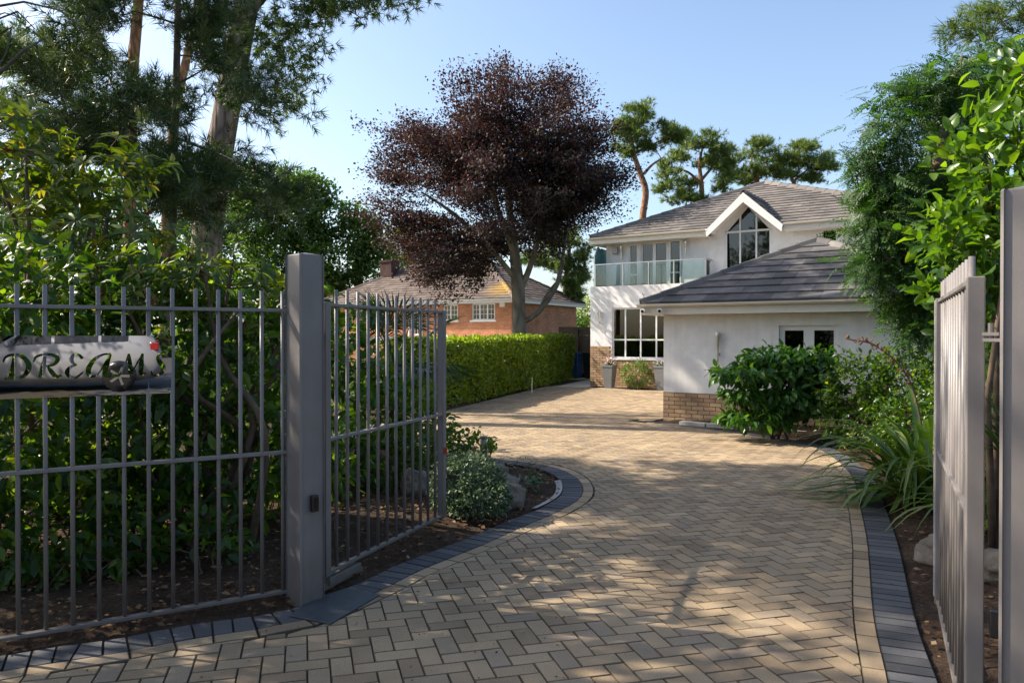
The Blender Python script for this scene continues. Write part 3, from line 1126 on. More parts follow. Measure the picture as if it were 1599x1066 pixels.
def roof_plane(root, pts, mat, expo=.30, width=.30, thick=.02, n_ind=0, skip=None, lap=.03, name='roof_tile', deck=True, jit=.004, deck_pts=None):
    """tiles in courses over a convex planar polygon; pts[0]->pts[1] is the eaves"""
    A, B = Vector(pts[0]), Vector(pts[1])
    eu = (B - A).normalized()
    nrm = (B - A).cross(Vector(pts[2]) - A).normalized()
    if nrm.z < 0: nrm = -nrm
    ev = nrm.cross(eu)
    if ev.z < 0: ev = -ev
    P2 = [np.array(((Vector(p) - A).dot(eu), (Vector(p) - A).dot(ev))) for p in pts]
    ar = sum(P2[i][0] * P2[(i + 1) % len(P2)][1] - P2[(i + 1) % len(P2)][0] * P2[i][1] for i in range(len(P2)))
    if ar < 0: P2 = P2[::-1]
    vmax = max(p[1] for p in P2); umin = min(p[0] for p in P2); umax = max(p[0] for p in P2)
    if deck:
        dk = MB(); dk.prism([Vector(p) - nrm * .005 for p in (deck_pts or pts)], -nrm * .03); dk.build('roof_deck', M['felt'], root)
    rest_ = MB(); full = None; n = 0
    j = 0
    tiles = []
    while j * expo < vmax:
        v0 = j * expo - .02
        x = umin - (width / 2 if j % 2 else 0) - .02
        while x < umax:
            poly = [np.array(q) for q in ((x + .0015, v0), (x + width - .0015, v0), (x + width - .0015, v0 + expo + lap), (x + .0015, v0 + expo + lap))]
            isfull = True
            for i in range(len(P2)):
                a, b_ = P2[i], P2[(i + 1) % len(P2)]
                dd = (b_ - a) / np.linalg.norm(b_ - a); nn = np.array([-dd[1], dd[0]])
                if abs(dd[1]) < 1e-6 and a[1] < .01:
                    continue
                k0 = len(poly)
                pc = clip(poly, a, nn)
                if len(pc) != 4 or any(np.linalg.norm(p - q) > 1e-6 for p, q in zip(pc, poly)): isfull = False
                poly = pc
                if len(poly) < 3: break
            if len(poly) >= 3:
                cc = sum(poly) / len(poly)
                wp = A + eu * cc[0] + ev * cc[1]
                if not (skip and skip(wp)):
                    tiles.append((x, v0, poly, isfull, wp))
            x += width
        j += 1
    for (x, v0, poly, isfull, wp) in tiles:
        jz = random.uniform(0, jit)

        def emit(mbx, org, rnd):
            V = []
            for p in poly:
                hh = thick * .6 + .026 * (1 - (p[1] - v0) / (expo + lap)) + jz
                V.append(A + eu * p[0] + ev * p[1] + nrm * hh - org)
            for p in poly:
                V.append(A + eu * p[0] + ev * p[1] - org)
            m = len(poly)
            mbx.add(V, [tuple(range(m))] + [(i, (i + 1) % m, m + (i + 1) % m, m + i) for i in range(m)], rnd)
        if n < n_ind:
            n += 1
            org = A + eu * x + ev * v0
            if isfull:
                if full is None:
                    mb_ = MB(); emit(mb_, org, 0); full = mb_.mesh(name); full.materials.append(mat)
                o_ = bpy.data.objects.new(name, full); COL.objects.link(o_); o_.parent = root; o_.location = org + nrm * random.uniform(-.003, .003)
            else:
                mb_ = MB(); emit(mb_, Vector((0, 0, 0)), 0); mb_.build(name, mat, root)
        else:
            emit(rest_, Vector((0, 0, 0)), random.random())
    if rest_.v:
        rest_.build(name + '_field', mat, root)['kind'] = 'stuff'


def ridge(root, a, b_, mat, seg=.42, w=.26, rise=.07, name='ridge_tile'):
    a, b_ = Vector(a), Vector(b_)
    d = (b_ - a); L = d.length; d.normalize()
    n = max(1, int(round(L / seg)))
    s = d.cross(Vector((0, 0, 1))).normalized()
    up = s.cross(d)
    for i in range(n):
        p0, p1 = a + d * (L * i / n), a + d * (L * (i + 1) / n - .006)
        mb_ = MB()
        ring = [(-w / 2, -.055), (-w * .22, rise * .75), (0, rise), (w * .22, rise * .75), (w / 2, -.055)]
        lift = .012 * (i % 2)
        V = [p0 + s * x + up * (y + .035) for x, y in ring] + [p1 + s * x + up * (y + .022) for x, y in ring]
        V += [p0 + s * x * .9 + up * (y + .005) for x, y in ring] + [p1 + s * x * .9 + up * (y - .008) for x, y in ring]
        Fq = [(k, k + 1, 6 + k, 5 + k) for k in range(4)] + [(10 + k, 15 + k, 16 + k, 11 + k) for k in range(4)] + [(k, 10 + k, 11 + k, k + 1) for k in range(4)] + [(5 + k, 6 + k, 16 + k, 15 + k) for k in range(4)]
        Fq += [(0, 5, 15, 10), (4, 14, 19, 9)]
        mb_.add(V, Fq)
        mb_.build(name, mat, root)


def gutter(root, a, b_, mat=None, r=.055, name='gutter'):
    """half-round gutter with joint brackets"""
    a, b_ = Vector(a), Vector(b_)
    d = (b_ - a).normalized(); s = d.cross(Vector((0, 0, 1))).normalized()
    mb_ = MB()
    ring = [(math.cos(R(t_)), math.sin(R(t_))) for t_ in range(180, 361, 30)]
    n = len(ring)
    V = [p + s * (x * rr) + Vector((0, 0, y * rr)) for rr in (r, r * .88) for p in (a, b_) for x, y in ring]
    Fq = []
    for base in (0, 2 * n):
        for k in range(n - 1):
            Fq.append((base + k, base + k + 1, base + n + k + 1, base + n + k))
    Fq += [(0, n, 3 * n, 2 * n), (n - 1, 2 * n + n - 1, 3 * n + n - 1, 2 * n - 1)]
    for e in (0, n):
        for k in range(n - 1):
            Fq.append((e + k, e + k + 1, 2 * n + e + k + 1, 2 * n + e + k))
    mb_.add(V, Fq)
    g_ = mb_.build(name, mat or M['fascia'], root, smooth=False)
    L = (b_ - a).length
    k = .6
    while k < L:
        jb = MB(); p = a + d * k
        pts_ = [p + s * (x * (r + .006)) + Vector((0, 0, y * (r + .006))) for x, y in ring]
        V = pts_ + [q + d * .035 for q in pts_]
        jb.add(V, [(i, i + 1, n + i + 1, n + i) for i in range(n - 1)])
        jb.build('gutter_bracket', mat or M['fascia'], g_)
        k += 1.0
    return g_


def wall_lamp(root, u, z0, z1, v):
    mb_ = MB()
    mb_.lathe([(.012, z0), (.022, z0 + (z1 - z0) * .5), (.042, z1 - .06), (.042, z1 - .055), (.045, z1 - .05), (.045, z1)], 12, (u, v - .065, 0))
    mb_.box(u - .012, u + .012, v - .06, v + .0, z0 + .3 * (z1 - z0), z0 + .36 * (z1 - z0))
    mb_.build('wall_lamp', M['steel'], root, smooth=False)


D2 = Vector((.83, -.558, 0)).normalized()
RZ = math.atan2(D2.y, D2.x)

# ================================================================== white house
house = empty('white_house', (2.48, 23.9, 0), 'two-storey white rendered house with glass balcony and gabled tall window', 'house', rz=RZ)
UW = .5                                               # upper wall plane
# lower storey
mb = MB()
low_win = (.746, 3.3, .90, 2.46)
wall_open(mb, 0, 9.3, 0, 3.14, 0, [low_win], .14)
mb.add([(0, 0, 0), (0, 8.2, 0), (0, 8.2, 3.14), (0, 0, 3.14)], [(0, 1, 2, 3)])
mb.add([(9.3, 0, 0), (9.3, 8.2, 0), (9.3, 8.2, 3.14), (9.3, 0, 3.14)], [(0, 1, 2, 3)])
mb.add([(0, 8.2, 0), (9.3, 8.2, 0), (9.3, 8.2, 3.14), (0, 8.2, 3.14)], [(0, 1, 2, 3)])
mb.add([(0, 0, 3.14), (9.3, 0, 3.14), (9.3, .14, 3.14), (0, .14, 3.14)], [(0, 1, 2, 3)])           # parapet top
mb.add([(0, .14, 2.72), (9.3, .14, 2.72), (9.3, .14, 3.14), (0, .14, 3.14)], [(0, 1, 2, 3)])
mb.add([(0, .14, 2.72), (9.3, .14, 2.72), (9.3, 8.2, 2.72), (0, 8.2, 2.72)], [(0, 1, 2, 3)])        # balcony floor / storey floor
mb.build('lower_wall', M['render'], house)
# upper storey
g0, g1, gz, ga = 4.14, 5.46, 4.62, 5.36               # gable window
mb = MB()
ops = [(1.08, 1.40, 2.80, 4.47), (1.49, 2.37, 2.74, 4.47), (2.43, 2.82, 2.80, 4.49), (g0, g1, 3.42, 4.62), (6.79, 7.2, 3.98, 4.48)]
wall_open(mb, .3, 9.2, 2.72, 4.62, UW, ops, .12)
gc = (g0 + g1) / 2
# gable triangle above, with the pentagon light cut out: two side slivers
mb.add([(3.9, UW, 4.62), (g0, UW, 4.62), (gc, UW, ga), (gc, UW, 5.6)], [(0, 1, 2, 3)])
mb.add([(5.8, UW, 4.62), (g1, UW, 4.62), (gc, UW, ga), (gc, UW, 5.6)], [(0, 1, 2, 3)])
mb.add([(.3, UW, 2.72), (.3, 8.0, 2.72), (.3, 8.0, 4.62), (.3, UW, 4.62)], [(0, 1, 2, 3)])
mb.add([(9.2, UW, 2.72), (9.2, 8.0, 2.72), (9.2, 8.0, 4.62), (9.2, UW, 4.62)], [(0, 1, 2, 3)])
mb.add([(.3, 8.0, 2.72), (9.2, 8.0, 2.72), (9.2, 8.0, 4.62), (.3, 8.0, 4.62)], [(0, 1, 2, 3)])
mb.build('upper_wall', M['render'], house)
# rooms behind the glass
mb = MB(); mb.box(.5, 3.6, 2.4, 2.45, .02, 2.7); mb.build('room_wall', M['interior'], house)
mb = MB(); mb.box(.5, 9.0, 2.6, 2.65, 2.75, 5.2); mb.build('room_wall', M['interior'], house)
cur = MB()
for k in range(9):
    cur.box(.82 + k * .038, .85 + k * .038, .26 + .02 * (k % 2), .30 + .02 * (k % 2), .95, 2.42)
cur.build('curtain', M['curtain'], house)
cur = MB()
for k in range(12):
    cur.box(g0 + .02 + k * .045, g0 + .055 + k * .045, UW + .3 + .02 * (k % 2), UW + .34 + .02 * (k % 2), 3.4, 4.6 + min(.6, k * .045))
for k in range(8):
    cur.box(g1 - .05 - k * .045, g1 - .015 - k * .045, UW + .3 + .02 * (k % 2), UW + .34 + .02 * (k % 2), 3.4, 4.6 + min(.6, k * .045))
cur.build('curtain', M['curtain'], house)
for ua, ub in ((1.12, 1.38), (2.47, 2.8)):
    cur = MB(); cur.box(ua, ub, UW + .16, UW + .18, 3.1, 4.4); cur.build('blind', M['curtain'], house)
# windows and doors
window(house, *low_win[:2], *low_win[2:], .05, [.172, .371, .57, .77], [.37], .05)
window(house, 1.08, 1.40, 2.80, 4.47, UW + .02, [], [.42], .05)
dr = window(house, 1.49, 2.37, 2.74, 4.47, UW + .03, [.5], [], .05, name='balcony_door', mull=.10)
window(house, 2.43, 2.82, 2.80, 4.49, UW - .03, [], [.42], .05)
window(house, 6.79, 7.2, 3.98, 4.48, UW + .02, [], [], .045)
gw = window(house, g0, g1, 3.42, 4.62, UW + .02, [.33, .68], [], .055)
# slanted lights over the transom
mb = MB()
def slz(u): return 4.62 + (ga - 4.62) * (1 - abs(u - gc) / (g1 - gc))
for (ua, ub) in ((g0, gc), (gc, g1)):
    a = Vector((ua, UW + .05, slz(ua))); b_ = Vector((ub, UW + .05, slz(ub)))
    mb.bar(a - Vector((0, 0, .03)), b_ - Vector((0, 0, .03)), .06, .06)
for f_ in (.33, .68):
    u = g0 + (g1 - g0) * f_
    mb.box(u - .025, u + .025, UW + .022, UW + .078, 4.62, slz(u) - .03)
mb.build('gable_frame', M['upvc'], gw)
cuts = [g0 + .06, g0 + (g1 - g0) * .33, g0 + (g1 - g0) * .68, g1 - .06]
for ua, ub in zip(cuts[:-1], cuts[1:]):
    us = [ua] + ([gc] if ua < gc < ub else []) + [ub]
    poly = [(ub, UW + .05, 4.625), (ua, UW + .05, 4.625)] + [(u, UW + .05, max(4.63, slz(u) - .05)) for u in us]
    mb = MB(); mb.prism(poly, (0, .006, 0)); mb.build('pane', M['glass'], gw)
# brick plinth
mort = MB()
for (a, b_, c_, d_) in ((.0, .70, 0, 1.27), (.70, 3.35, 0, .87), (3.35, 6.0, 0, 1.27)):
    mort.box(a, b_, -.012, .01, c_, d_)
mort.build('plinth', M['mortar'], house)
bricks(house, 0, 5.0, 0, 1.275, -.012, M['brick_house'], 300, skip=lambda u, z: .70 < u < 3.35 and z > .87)
mb = MB(); mb.box(.66, 3.39, -.05, .05, .86, .90); mb.build('window_sill', M['upvc'], house)
mb = MB(); mb.box(2.62, 2.84, -.03, -.015, .18, .34); mb.build('air_brick', M['black'], house)
wall_lamp(house, .33, 1.84, 2.38, 0)
wall_lamp(house, .86, 4.0, 4.42, UW); wall_lamp(house, 2.98, 4.02, 4.42, UW)
mb = MB(); mb.box(.56, .74, UW - .12, UW, 4.18, 4.40); mb.build('wall_box', m_plain('grey_unit', (.3, .31, .32), .5), house, bevel=.01)
# balcony: glass panels, posts, handrail
bal = MB(); bal.bar((.12, .06, 3.83), (3.72, .06, 3.83), .05, .03); bal.bar((3.72, .06, 3.83), (3.72, UW, 3.83), .05, .03)
bal.build('handrail', M['steel'], house)
for u in (.14, 1.1, 1.95, 2.75, 3.72):
    mb = MB(); mb.box(u - .018, u + .018, .045, .08, 3.14, 3.82); mb.build('balcony_post', M['steel'], house)
for ua, ub in ((.17, 1.07), (1.13, 1.92), (1.98, 2.72), (2.78, 3.69)):
    mb = MB(); mb.box(ua, ub, .058, .068, 3.17, 3.80); mb.build('balcony_panel', M['glass_green'], house)
mb = MB(); mb.box(3.715, 3.725, .09, UW - .02, 3.17, 3.80); mb.build('balcony_panel', M['glass_green'], house)
t_ = NT('frosted_green_glass'); t_.base((.10, .22, .22), .25, .5)
mb = MB(); mb.prism([(.10, .10, 3.15), (.10, UW, 3.15), (.10, UW, 4.36), (.10, .34, 4.42), (.10, .10, 4.1)], (.012, 0, 0))
mb.prism([(.112, UW - .01, 3.15), (.30, UW - .01, 3.15), (.30, UW - .01, 4.33), (.112, UW - .01, 4.4)], (0, .01, 0)); mb.build('privacy_screen', t_.m, house)
mb = MB(); mb.bar((.1, .08, 3.14), (.1, .08, 4.1), .03, .03); mb.bar((.1, .08, 4.1), (.1, .34, 4.44), .03, .03); mb.build('screen_frame', M['steel'], house)
# roof: low pyramid hip, gable projecting over the tall window
EZ = 4.70
A_, B_, C_, Dd = (-.05, .1, EZ), (9.75, .1, EZ), (9.75, 8.5, EZ), (-.05, 8.5, EZ)
AP = (4.25, 4.3, 6.65)
slope = (AP[2] - EZ) / (AP[1] - .1)
GC, GW_, GZ = 4.82, .98, 5.60                          # gable centre, half width at eaves, apex height
vb = .1 + (GZ - EZ) / slope
def in_gable(p): return abs(p.x - GC) / GW_ + (p.y - .1) / (vb - .1) < .93
roof_plane(house, [A_, B_, AP], M['tile_grey'], .27, .30, .018, 300, skip=in_gable, deck_pts=[A_, (GC - GW_, .1, EZ), (GC, vb, GZ), (GC + GW_, .1, EZ), B_, AP])
roof_plane(house, [Dd, A_, AP], M['tile_grey'], .27, .30, .018)
roof_plane(house, [B_, C_, AP], M['tile_grey'], .27, .30, .018)
roof_plane(house, [C_, Dd, AP], M['tile_grey'], .27, .30, .018)
ridge(house, A_, AP, M['tile_grey']); ridge(house, B_, AP, M['tile_grey']); ridge(house, Dd, AP, M['tile_grey'])
GF = .0                                                # front of the gable roof
roof_plane(house, [(GC - GW_ - .03, GF, EZ - .02), (GC - GW_ - .03, .12, EZ - .02), (GC, vb, GZ), (GC, GF, GZ)], M['tile_grey'], .27, .30, .018)
roof_plane(house, [(GC + GW_ + .03, .12, EZ - .02), (GC + GW_ + .03, GF, EZ - .02), (GC, GF, GZ), (GC, vb, GZ)], M['tile_grey'], .27, .30, .018)
ridge(house, (GC, GF, GZ + .02), (GC, vb, GZ + .02), M['tile_grey'], .42, .2, .05)
mb = MB()
for s in (-1, 1):
    foot = Vector((GC + s * (GW_ + .10), GF, EZ - .20)); top = Vector((GC, GF, GZ - .10))
    dv = (foot - top)
    lowv = Vector((0, 0, -.24))
    mb.prism([top + Vector((0, -.02, .11)), foot + Vector((0, -.02, .13)), foot + Vector((-s * .03, -.02, -.06)), top + Vector((0, -.02, -.16))], (0, .03, 0))
mb.build('bargeboard', M['upvc'], house)
mb = MB()
for s in (-1, 1):
    mb.prism([(GC, GF + .012, GZ - .14), (GC + s * (GW_ + .02), GF + .012, EZ - .14), (GC + s * (GW_ + .02), UW - .003, EZ - .14), (GC, UW - .003, GZ - .14)], (0, 0, .02))
mb.build('gable_soffit', M['upvc'], house)
for ua, ub, nm in ((-.05, GC - GW_ - .1, 0), (GC + GW_ + .1, 9.7, 1)):
    mb = MB(); mb.box(ua, ub, .06, .085, EZ - .22, EZ - .01); mb.build('fascia', M['fascia'], house)
    mb = MB(); mb.box(ua, ub, .086, UW - .002, EZ - .22, EZ - .20); mb.build('soffit', M['upvc'], house)
    gutter(house, (ua, .01, EZ - .03), (ub, .01, EZ - .03))
mb = MB(); mb.box(-.08, -.052, .06, 8.5, EZ - .22, EZ - .01); mb.box(-.052, .3, .51, 8.4, EZ - .22, EZ - .2); mb.build('side_fascia', M['fascia'], house)

# ================================================================== garage wing
gar = empty('garage', (2.87, 14.3, 0), 'single-storey white rendered garage wing with dark tiled hip roof', 'garage', rz=RZ)
gwn = (2.12, 3.09, .80, 1.775)
mb = MB()
wall_open(mb, 0, 5.35, 0, 2.03, 0, [gwn], .13)
mb.add([(0, 0, 0), (0, 7.6, 0), (0, 7.6, 2.03), (0, 0, 2.03)], [(0, 1, 2, 3)])
mb.add([(5.35, 0, 0), (5.35, 7.6, 0), (5.35, 7.6, 2.03), (5.35, 0, 2.03)], [(0, 1, 2, 3)])
mb.add([(0, 7.6, 0), (5.35, 7.6, 0), (5.35, 7.6, 2.03), (0, 7.6, 2.03)], [(0, 1, 2, 3)])
mb.build('wall', M['render'], gar)
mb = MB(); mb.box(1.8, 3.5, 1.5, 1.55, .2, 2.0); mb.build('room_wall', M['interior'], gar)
window(gar, *gwn[:2], *gwn[2:], .06, [.5], [], .085, mull=.17)
mb = MB(); mb.box(.0, 5.36, -.014, .01, 0, .54); mb.build('plinth', M['mortar'], gar)
bricks(gar, 0, 5.36, 0, .53, -.014, M['brick_house'], 300)
wall_lamp(gar, 1.06, 1.07, 1.66, 0); wall_lamp(gar, 4.05, 1.10, 1.69, 0)
EG = 2.20
A_, B_ = (-.30, -.34, EG), (5.65, -.34, EG)
AP, AQ = (2.28, 2.25, 3.47), (2.28, 7.6, 3.47)
roof_plane(gar, [A_, B_, AP], M['tile_dark'], .315, .40, .02, 300, jit=.005)
roof_plane(gar, [(-.30, 7.6, EG), A_, AP, AQ], M['tile_dark'], .315, .40, .02)
roof_plane(gar, [B_, (5.65, 7.6, EG), AQ, AP], M['tile_dark'], .315, .40, .02)
ridge(gar, A_, AP, M['tile_dark'], .42, .24, .06); ridge(gar, B_, AP, M['tile_dark'], .42, .24, .06); ridge(gar, AP, AQ, M['tile_dark'], .42, .24, .06)
mb = MB(); mb.box(-.30, 5.65, -.33, -.305, 1.99, 2.18); mb.build('fascia', M['fascia'], gar)
mb = MB(); mb.box(-.30, 5.65, -.304, .0, 1.99, 2.01); mb.box(-.30, .0, 0.001, 7.6, 1.99, 2.01); mb.build('soffit', M['fascia'], gar)
mb = MB(); mb.box(-.325, -.302, -.33, 7.6, 1.99, 2.18); mb.build('side_fascia', M['fascia'], gar)
gutter(gar, (-.36, -.39, 2.185), (5.7, -.39, 2.185), r=.058)
for (u, dx) in ((.10, 0), (-.24, 1)):
    mb = MB()
    mb.lathe([(.05, 0), (.05, .05), (.046, .055)], 14)
    V = [(x, z, -y) for x, y, z in mb.v]
    mb.v = [(a + u, -.39 - b_ * .8, c_ + 2.06) for a, b_, c_ in V]
    cm_ = mb.build('security_camera', M['upvc'], gar)
    lens = MB(); lens.tube([(u, -.43, 2.055), (u + .0, -.455, 2.05)], .026, 12); lens.build('lens', M['black'], cm_)
mb = MB(); mb.tube([(-.27, -.30, 2.22), (-.27, -.30, 2.36), (-.29, -.33, 2.38)], .008, 6); mb.build('aerial', M['black'], gar)

# ================================================================== brick bungalow next door
BD = Vector((-.865, .502, 0)).normalized()
BR = Vector((.502, .865, 0)).normalized()
bun = empty('brick_bungalow', (-.02, 36.0, 0), 'orange brick bungalow with brown tiled hip roof behind the hedge', 'house', rz=math.atan2(-BD.y, -BD.x))
# local: x runs from the far left end (-12) to the near corner (0), y into the building
t = NT('orange_brick')
bt = t.node('ShaderNodeTexBrick')
bt.inputs['Scale'].default_value = 1.0
bt.inputs['Brick Width'].default_value = .225; bt.inputs['Row Height'].default_value = .075; bt.inputs['Mortar Size'].default_value = .008
bt.inputs['Color1'].default_value = (.34, .115, .045, 1); bt.inputs['Color2'].default_value = (.46, .18, .075, 1); bt.inputs['Mortar'].default_value = (.36, .27, .2, 1)
mp = t.node('ShaderNodeMapping'); mp.inputs['Rotation'].default_value = (R(90), 0, 0)
co = t.coord()
sep = t.node('ShaderNodeSeparateXYZ'); t.link(co, sep.inputs[0])
cmb = t.node('ShaderNodeCombineXYZ'); t.link(t.math('ADD', sep.outputs[0], sep.outputs[1]), cmb.inputs[0]); t.link(sep.outputs[2], cmb.inputs[1])
t.link(cmb.outputs[0], bt.inputs['Vector'])
t.base(t.mix(bt.outputs['Color'], t.ramp(t.noise(1.5, 5), [(.3, (.8, .8, .8)), (.7, (1.15, 1.15, 1.15))]), 1.0, 'MULTIPLY'), .9, .2)
M['brick_orange'] = t.m
wins = [(-8.79, -7.47, 2.36, 3.14), (-3.98, -3.09, 2.36, 3.16), (-2.25, -.93, 2.36, 3.17)]
arch = (-6.05, -5.35, 1.62, 2.85)
mb = MB()
wall_open(mb, -12, 0, 0, 3.4, 0, wins + [arch], .12)
mb.add([(0, 0, 0), (0, 7.2, 0), (0, 7.2, 3.4), (0, 0, 3.4)], [(0, 1, 2, 3)])
mb.add([(-12, 0, 0), (-12, 7.2, 0), (-12, 7.2, 3.4), (-12, 0, 3.4)], [(0, 1, 2, 3)])
mb.add([(-12, 7.2, 0), (0, 7.2, 0), (0, 7.2, 3.4), (-12, 7.2, 3.4)], [(0, 1, 2, 3)])
mb.build('wall', M['brick_orange'], bun)
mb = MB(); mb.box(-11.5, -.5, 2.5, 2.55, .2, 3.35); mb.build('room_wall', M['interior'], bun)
for (a, b_, c_, d_) in wins:
    n_ = 2 if b_ - a < 1.2 else 3
    window(bun, a, b_, c_, d_, .03, [k / n_ for k in range(1, n_)], [], .06, bars=(2, 3), mull=.07)
    mb = MB(); mb.box(a - .08, b_ + .08, -.08, .03, c_ - .08, c_); mb.build('window_sill', M['upvc'], bun)
window(bun, arch[0], arch[1], arch[2], arch[3], .03, [], [], .07, bars=(3, 4))
mb = MB()
ac = (arch[0] + arch[1]) / 2
pts = [(ac + .41 * math.cos(R(q)), -.02, 2.80 + .33 * math.sin(R(q))) for q in range(0, 181, 15)]
for a, b_ in zip(pts[:-1], pts[1:]):
    mb.bar(a, b_, .05, .09, up=(0, 1, 0))
mb.bar((arch[0] - .06, -.02, 1.6), (arch[0] - .06, -.02, 2.8), .05, .09, up=(0, 1, 0)); mb.bar((arch[1] + .06, -.02, 1.6), (arch[1] + .06, -.02, 2.8), .05, .09, up=(0, 1, 0))
mb.build('arched_surround', M['upvc'], bun)
mb = MB(); mb.box(-12.3, .3, -1.2, -.001, 1.36, 1.54); mb.box(.001, 1.0, -1.2, 7.6, 1.36, 1.54); mb.build('terrace_edge', m_plain('white_coping', (.72, .70, .68), .8), bun)
mb = MB(); mb.box(-12.2, .9, -1.1, -1.0, -.1, 1.36); mb.box(.8, .9, -1.0, 7.5, -.1, 1.36); mb.build('terrace_wall', M['brick_orange'], bun)
mb = MB(); mb.box(-.62, -.32, -.1, .0, 2.98, 3.22); mb.build('alarm_box', m_plain('cream_box', (.7, .66, .55), .5), bun, bevel=.01)
t = NT('mossy_brown_tile')
c0 = t.ramp(t.rnd(), [(0, (.10, .078, .066)), (.5, (.135, .105, .09)), (1, (.18, .14, .12))])
gp = t.node('ShaderNodeNewGeometry').outputs['Position']
bgn = t.noise(.9, 5, .6, gp)
c1 = t.mix(c0, t.ramp(bgn, [(.3, (.75, .75, .75)), (.7, (1.15, 1.15, 1.15))]), 1.0, 'MULTIPLY')
# orange lichen growing by the near hip
oc = t.coord()
vd = t.node('ShaderNodeVectorMath', operation='DISTANCE'); t.link(oc, vd.inputs[0]); vd.inputs[1].default_value = (-.7, .6, 3.9)
lich = t.math('MULTIPLY', t.math('SUBTRACT', 1.15, vd.outputs['Value']), t.math('MULTIPLY', t.noise(7, 4, .6, gp), 2.0))
lf = t.node('ShaderNodeClamp'); t.link(lich, lf.inputs[0])
t.base(t.mix(c1, (.30, .19, .045), lf.outputs[0]), .85, .2)
M['tile_brown'] = t.m
EB = 3.38
a0, a1, a2, a3 = (-12.35, -.35, EB), (.35, -.35, EB), (.35, 7.55, EB), (-12.35, 7.55, EB)
r0, r1 = (-8.4, 3.6, 5.62), (-3.6, 3.6, 5.62)
roof_plane(bun, [a0, a1, r1, r0], M['tile_brown'], .28, .33, .03, jit=.012)
roof_plane(bun, [a1, a2, r1], M['tile_brown'], .28, .33, .03, jit=.012)
roof_plane(bun, [a3, a0, r0], M['tile_brown'], .28, .33, .03, jit=.012)
roof_plane(bun, [a2, a3, r0, r1], M['tile_brown'], .28, .33, .03, jit=.012)
for p, q in ((a1, r1), (a0, r0), (a2, r1), (r0, r1)):
    ridge(bun, p, q, M['tile_brown'], .45, .28, .08)
mb = MB(); mb.box(-12.35, .35, -.35, -.32, EB - .2, EB - .01); mb.box(.32, .35, -.319, 7.55, EB - .2, EB - .01); mb.build('fascia', M['upvc'], bun)
mb = MB(); mb.box(-12.35, .319, -.319, 0, EB - .2, EB - .18); mb.box(.001, .319, 0.001, 7.5, EB - .2, EB - .18); mb.build('soffit', M['upvc'], bun)
gutter(bun, (-12.35, -.42, EB - .02), (.4, -.42, EB - .02), M['upvc']); gutter(bun, (.42, -.35, EB - .02), (.42, 7.55, EB - .02), M['upvc'])
mb = MB(); mb.box(-9.9, -9.1, 2.2, 2.9, 4.0, 5.75); mb.box(-9.95, -9.05, 2.15, 2.95, 5.751, 5.85)
mb.build('chimney', m_plain('dark_chimney_brick', (.085, .05, .042), .9, .2, 0, .3, 8), bun)
mb = MB(); mb.tube([(-3.1, .9, 4.0), (-3.1, .9, 4.62)], .04, 8); mb.box(-3.28, -2.92, .75, 1.05, 4.15, 4.2); mb.build('vent_pipe', M['upvc'], bun)

# ================================================================== plants
UPV = np.array([0, 0, 1.0])


def ellipsoid_pts(n, c, r, shell=.5, rng=RNG):
    d = norm(rng.normal(size=(n, 3)))
    rad = (shell + (1 - shell) * rng.random((n, 1))) if shell > 0 else rng.random((n, 1)) ** (1 / 3)
    return np.array(c) + d * rad * np.array(r), d


def grow(mb, nodes, nrad, targets, r_tip=.006, k_r=.011, bow=.12, sides=5, rmax=.14, up_pref=.35, steps=4):
    """joins each target to the nearest limb with a curved, tapering branch"""
    N = np.array(nodes, float); RR = np.array(nrad, float)
    tg = np.array(targets)
    trunk_c = N.mean(0)
    order_ = np.argsort(np.linalg.norm(tg[:, :2] - trunk_c[:2], axis=1))
    for i in order_:
        t_ = tg[i]
        dv = N - t_
        cost = np.linalg.norm(dv, axis=1) + up_pref * np.maximum(dv[:, 2], 0) * 2 + .0
        k = int(cost.argmin())
        p = N[k]
        L = np.linalg.norm(t_ - p)
        if L < .05: continue
        r0 = min(rmax, RR[k] * .75, r_tip + k_r * L + .004)
        m = (p + t_) / 2 + np.array([RNG.normal() * .06 * L, RNG.normal() * .06 * L, bow * L])
        s = np.linspace(0, 1, steps + 1)[:, None]
        pts_ = (1 - s) ** 2 * p + 2 * s * (1 - s) * m + s * s * t_
        rad = r0 + (r_tip - r0) * s[:, 0]
        mb.tube([tuple(q) for q in pts_], list(np.maximum(rad, r_tip * .8)), sides if r0 > .02 else 4, RNG.random(), caps=False)
        N = np.vstack([N, pts_[1:]]); RR = np.concatenate([RR, rad[1:]])
    return N


def trunk_nodes(pts, rad, n=24):
    P = np.array(pts, float)
    C = catmull3(P, n)
    s = np.linspace(0, 1, len(C))
    return C, np.interp(s, np.linspace(0, 1, len(rad)), rad)


def catmull3(P, n):
    P = np.vstack([2 * P[0] - P[1], P, 2 * P[-1] - P[-2]])
    out = []
    m = max(2, n // (len(P) - 3))
    for i in range(1, len(P) - 2):
        a, b_, c_, d_ = P[i - 1:i + 3]
        for k in range(m):
            s = k / m
            out.append(.5 * ((2 * b_) + (-a + c_) * s + (2 * a - 5 * b_ + 4 * c_ - d_) * s * s + (-a + 3 * b_ - 3 * c_ + d_) * s ** 3))
    out.append(P[-2])
    return np.array(out)


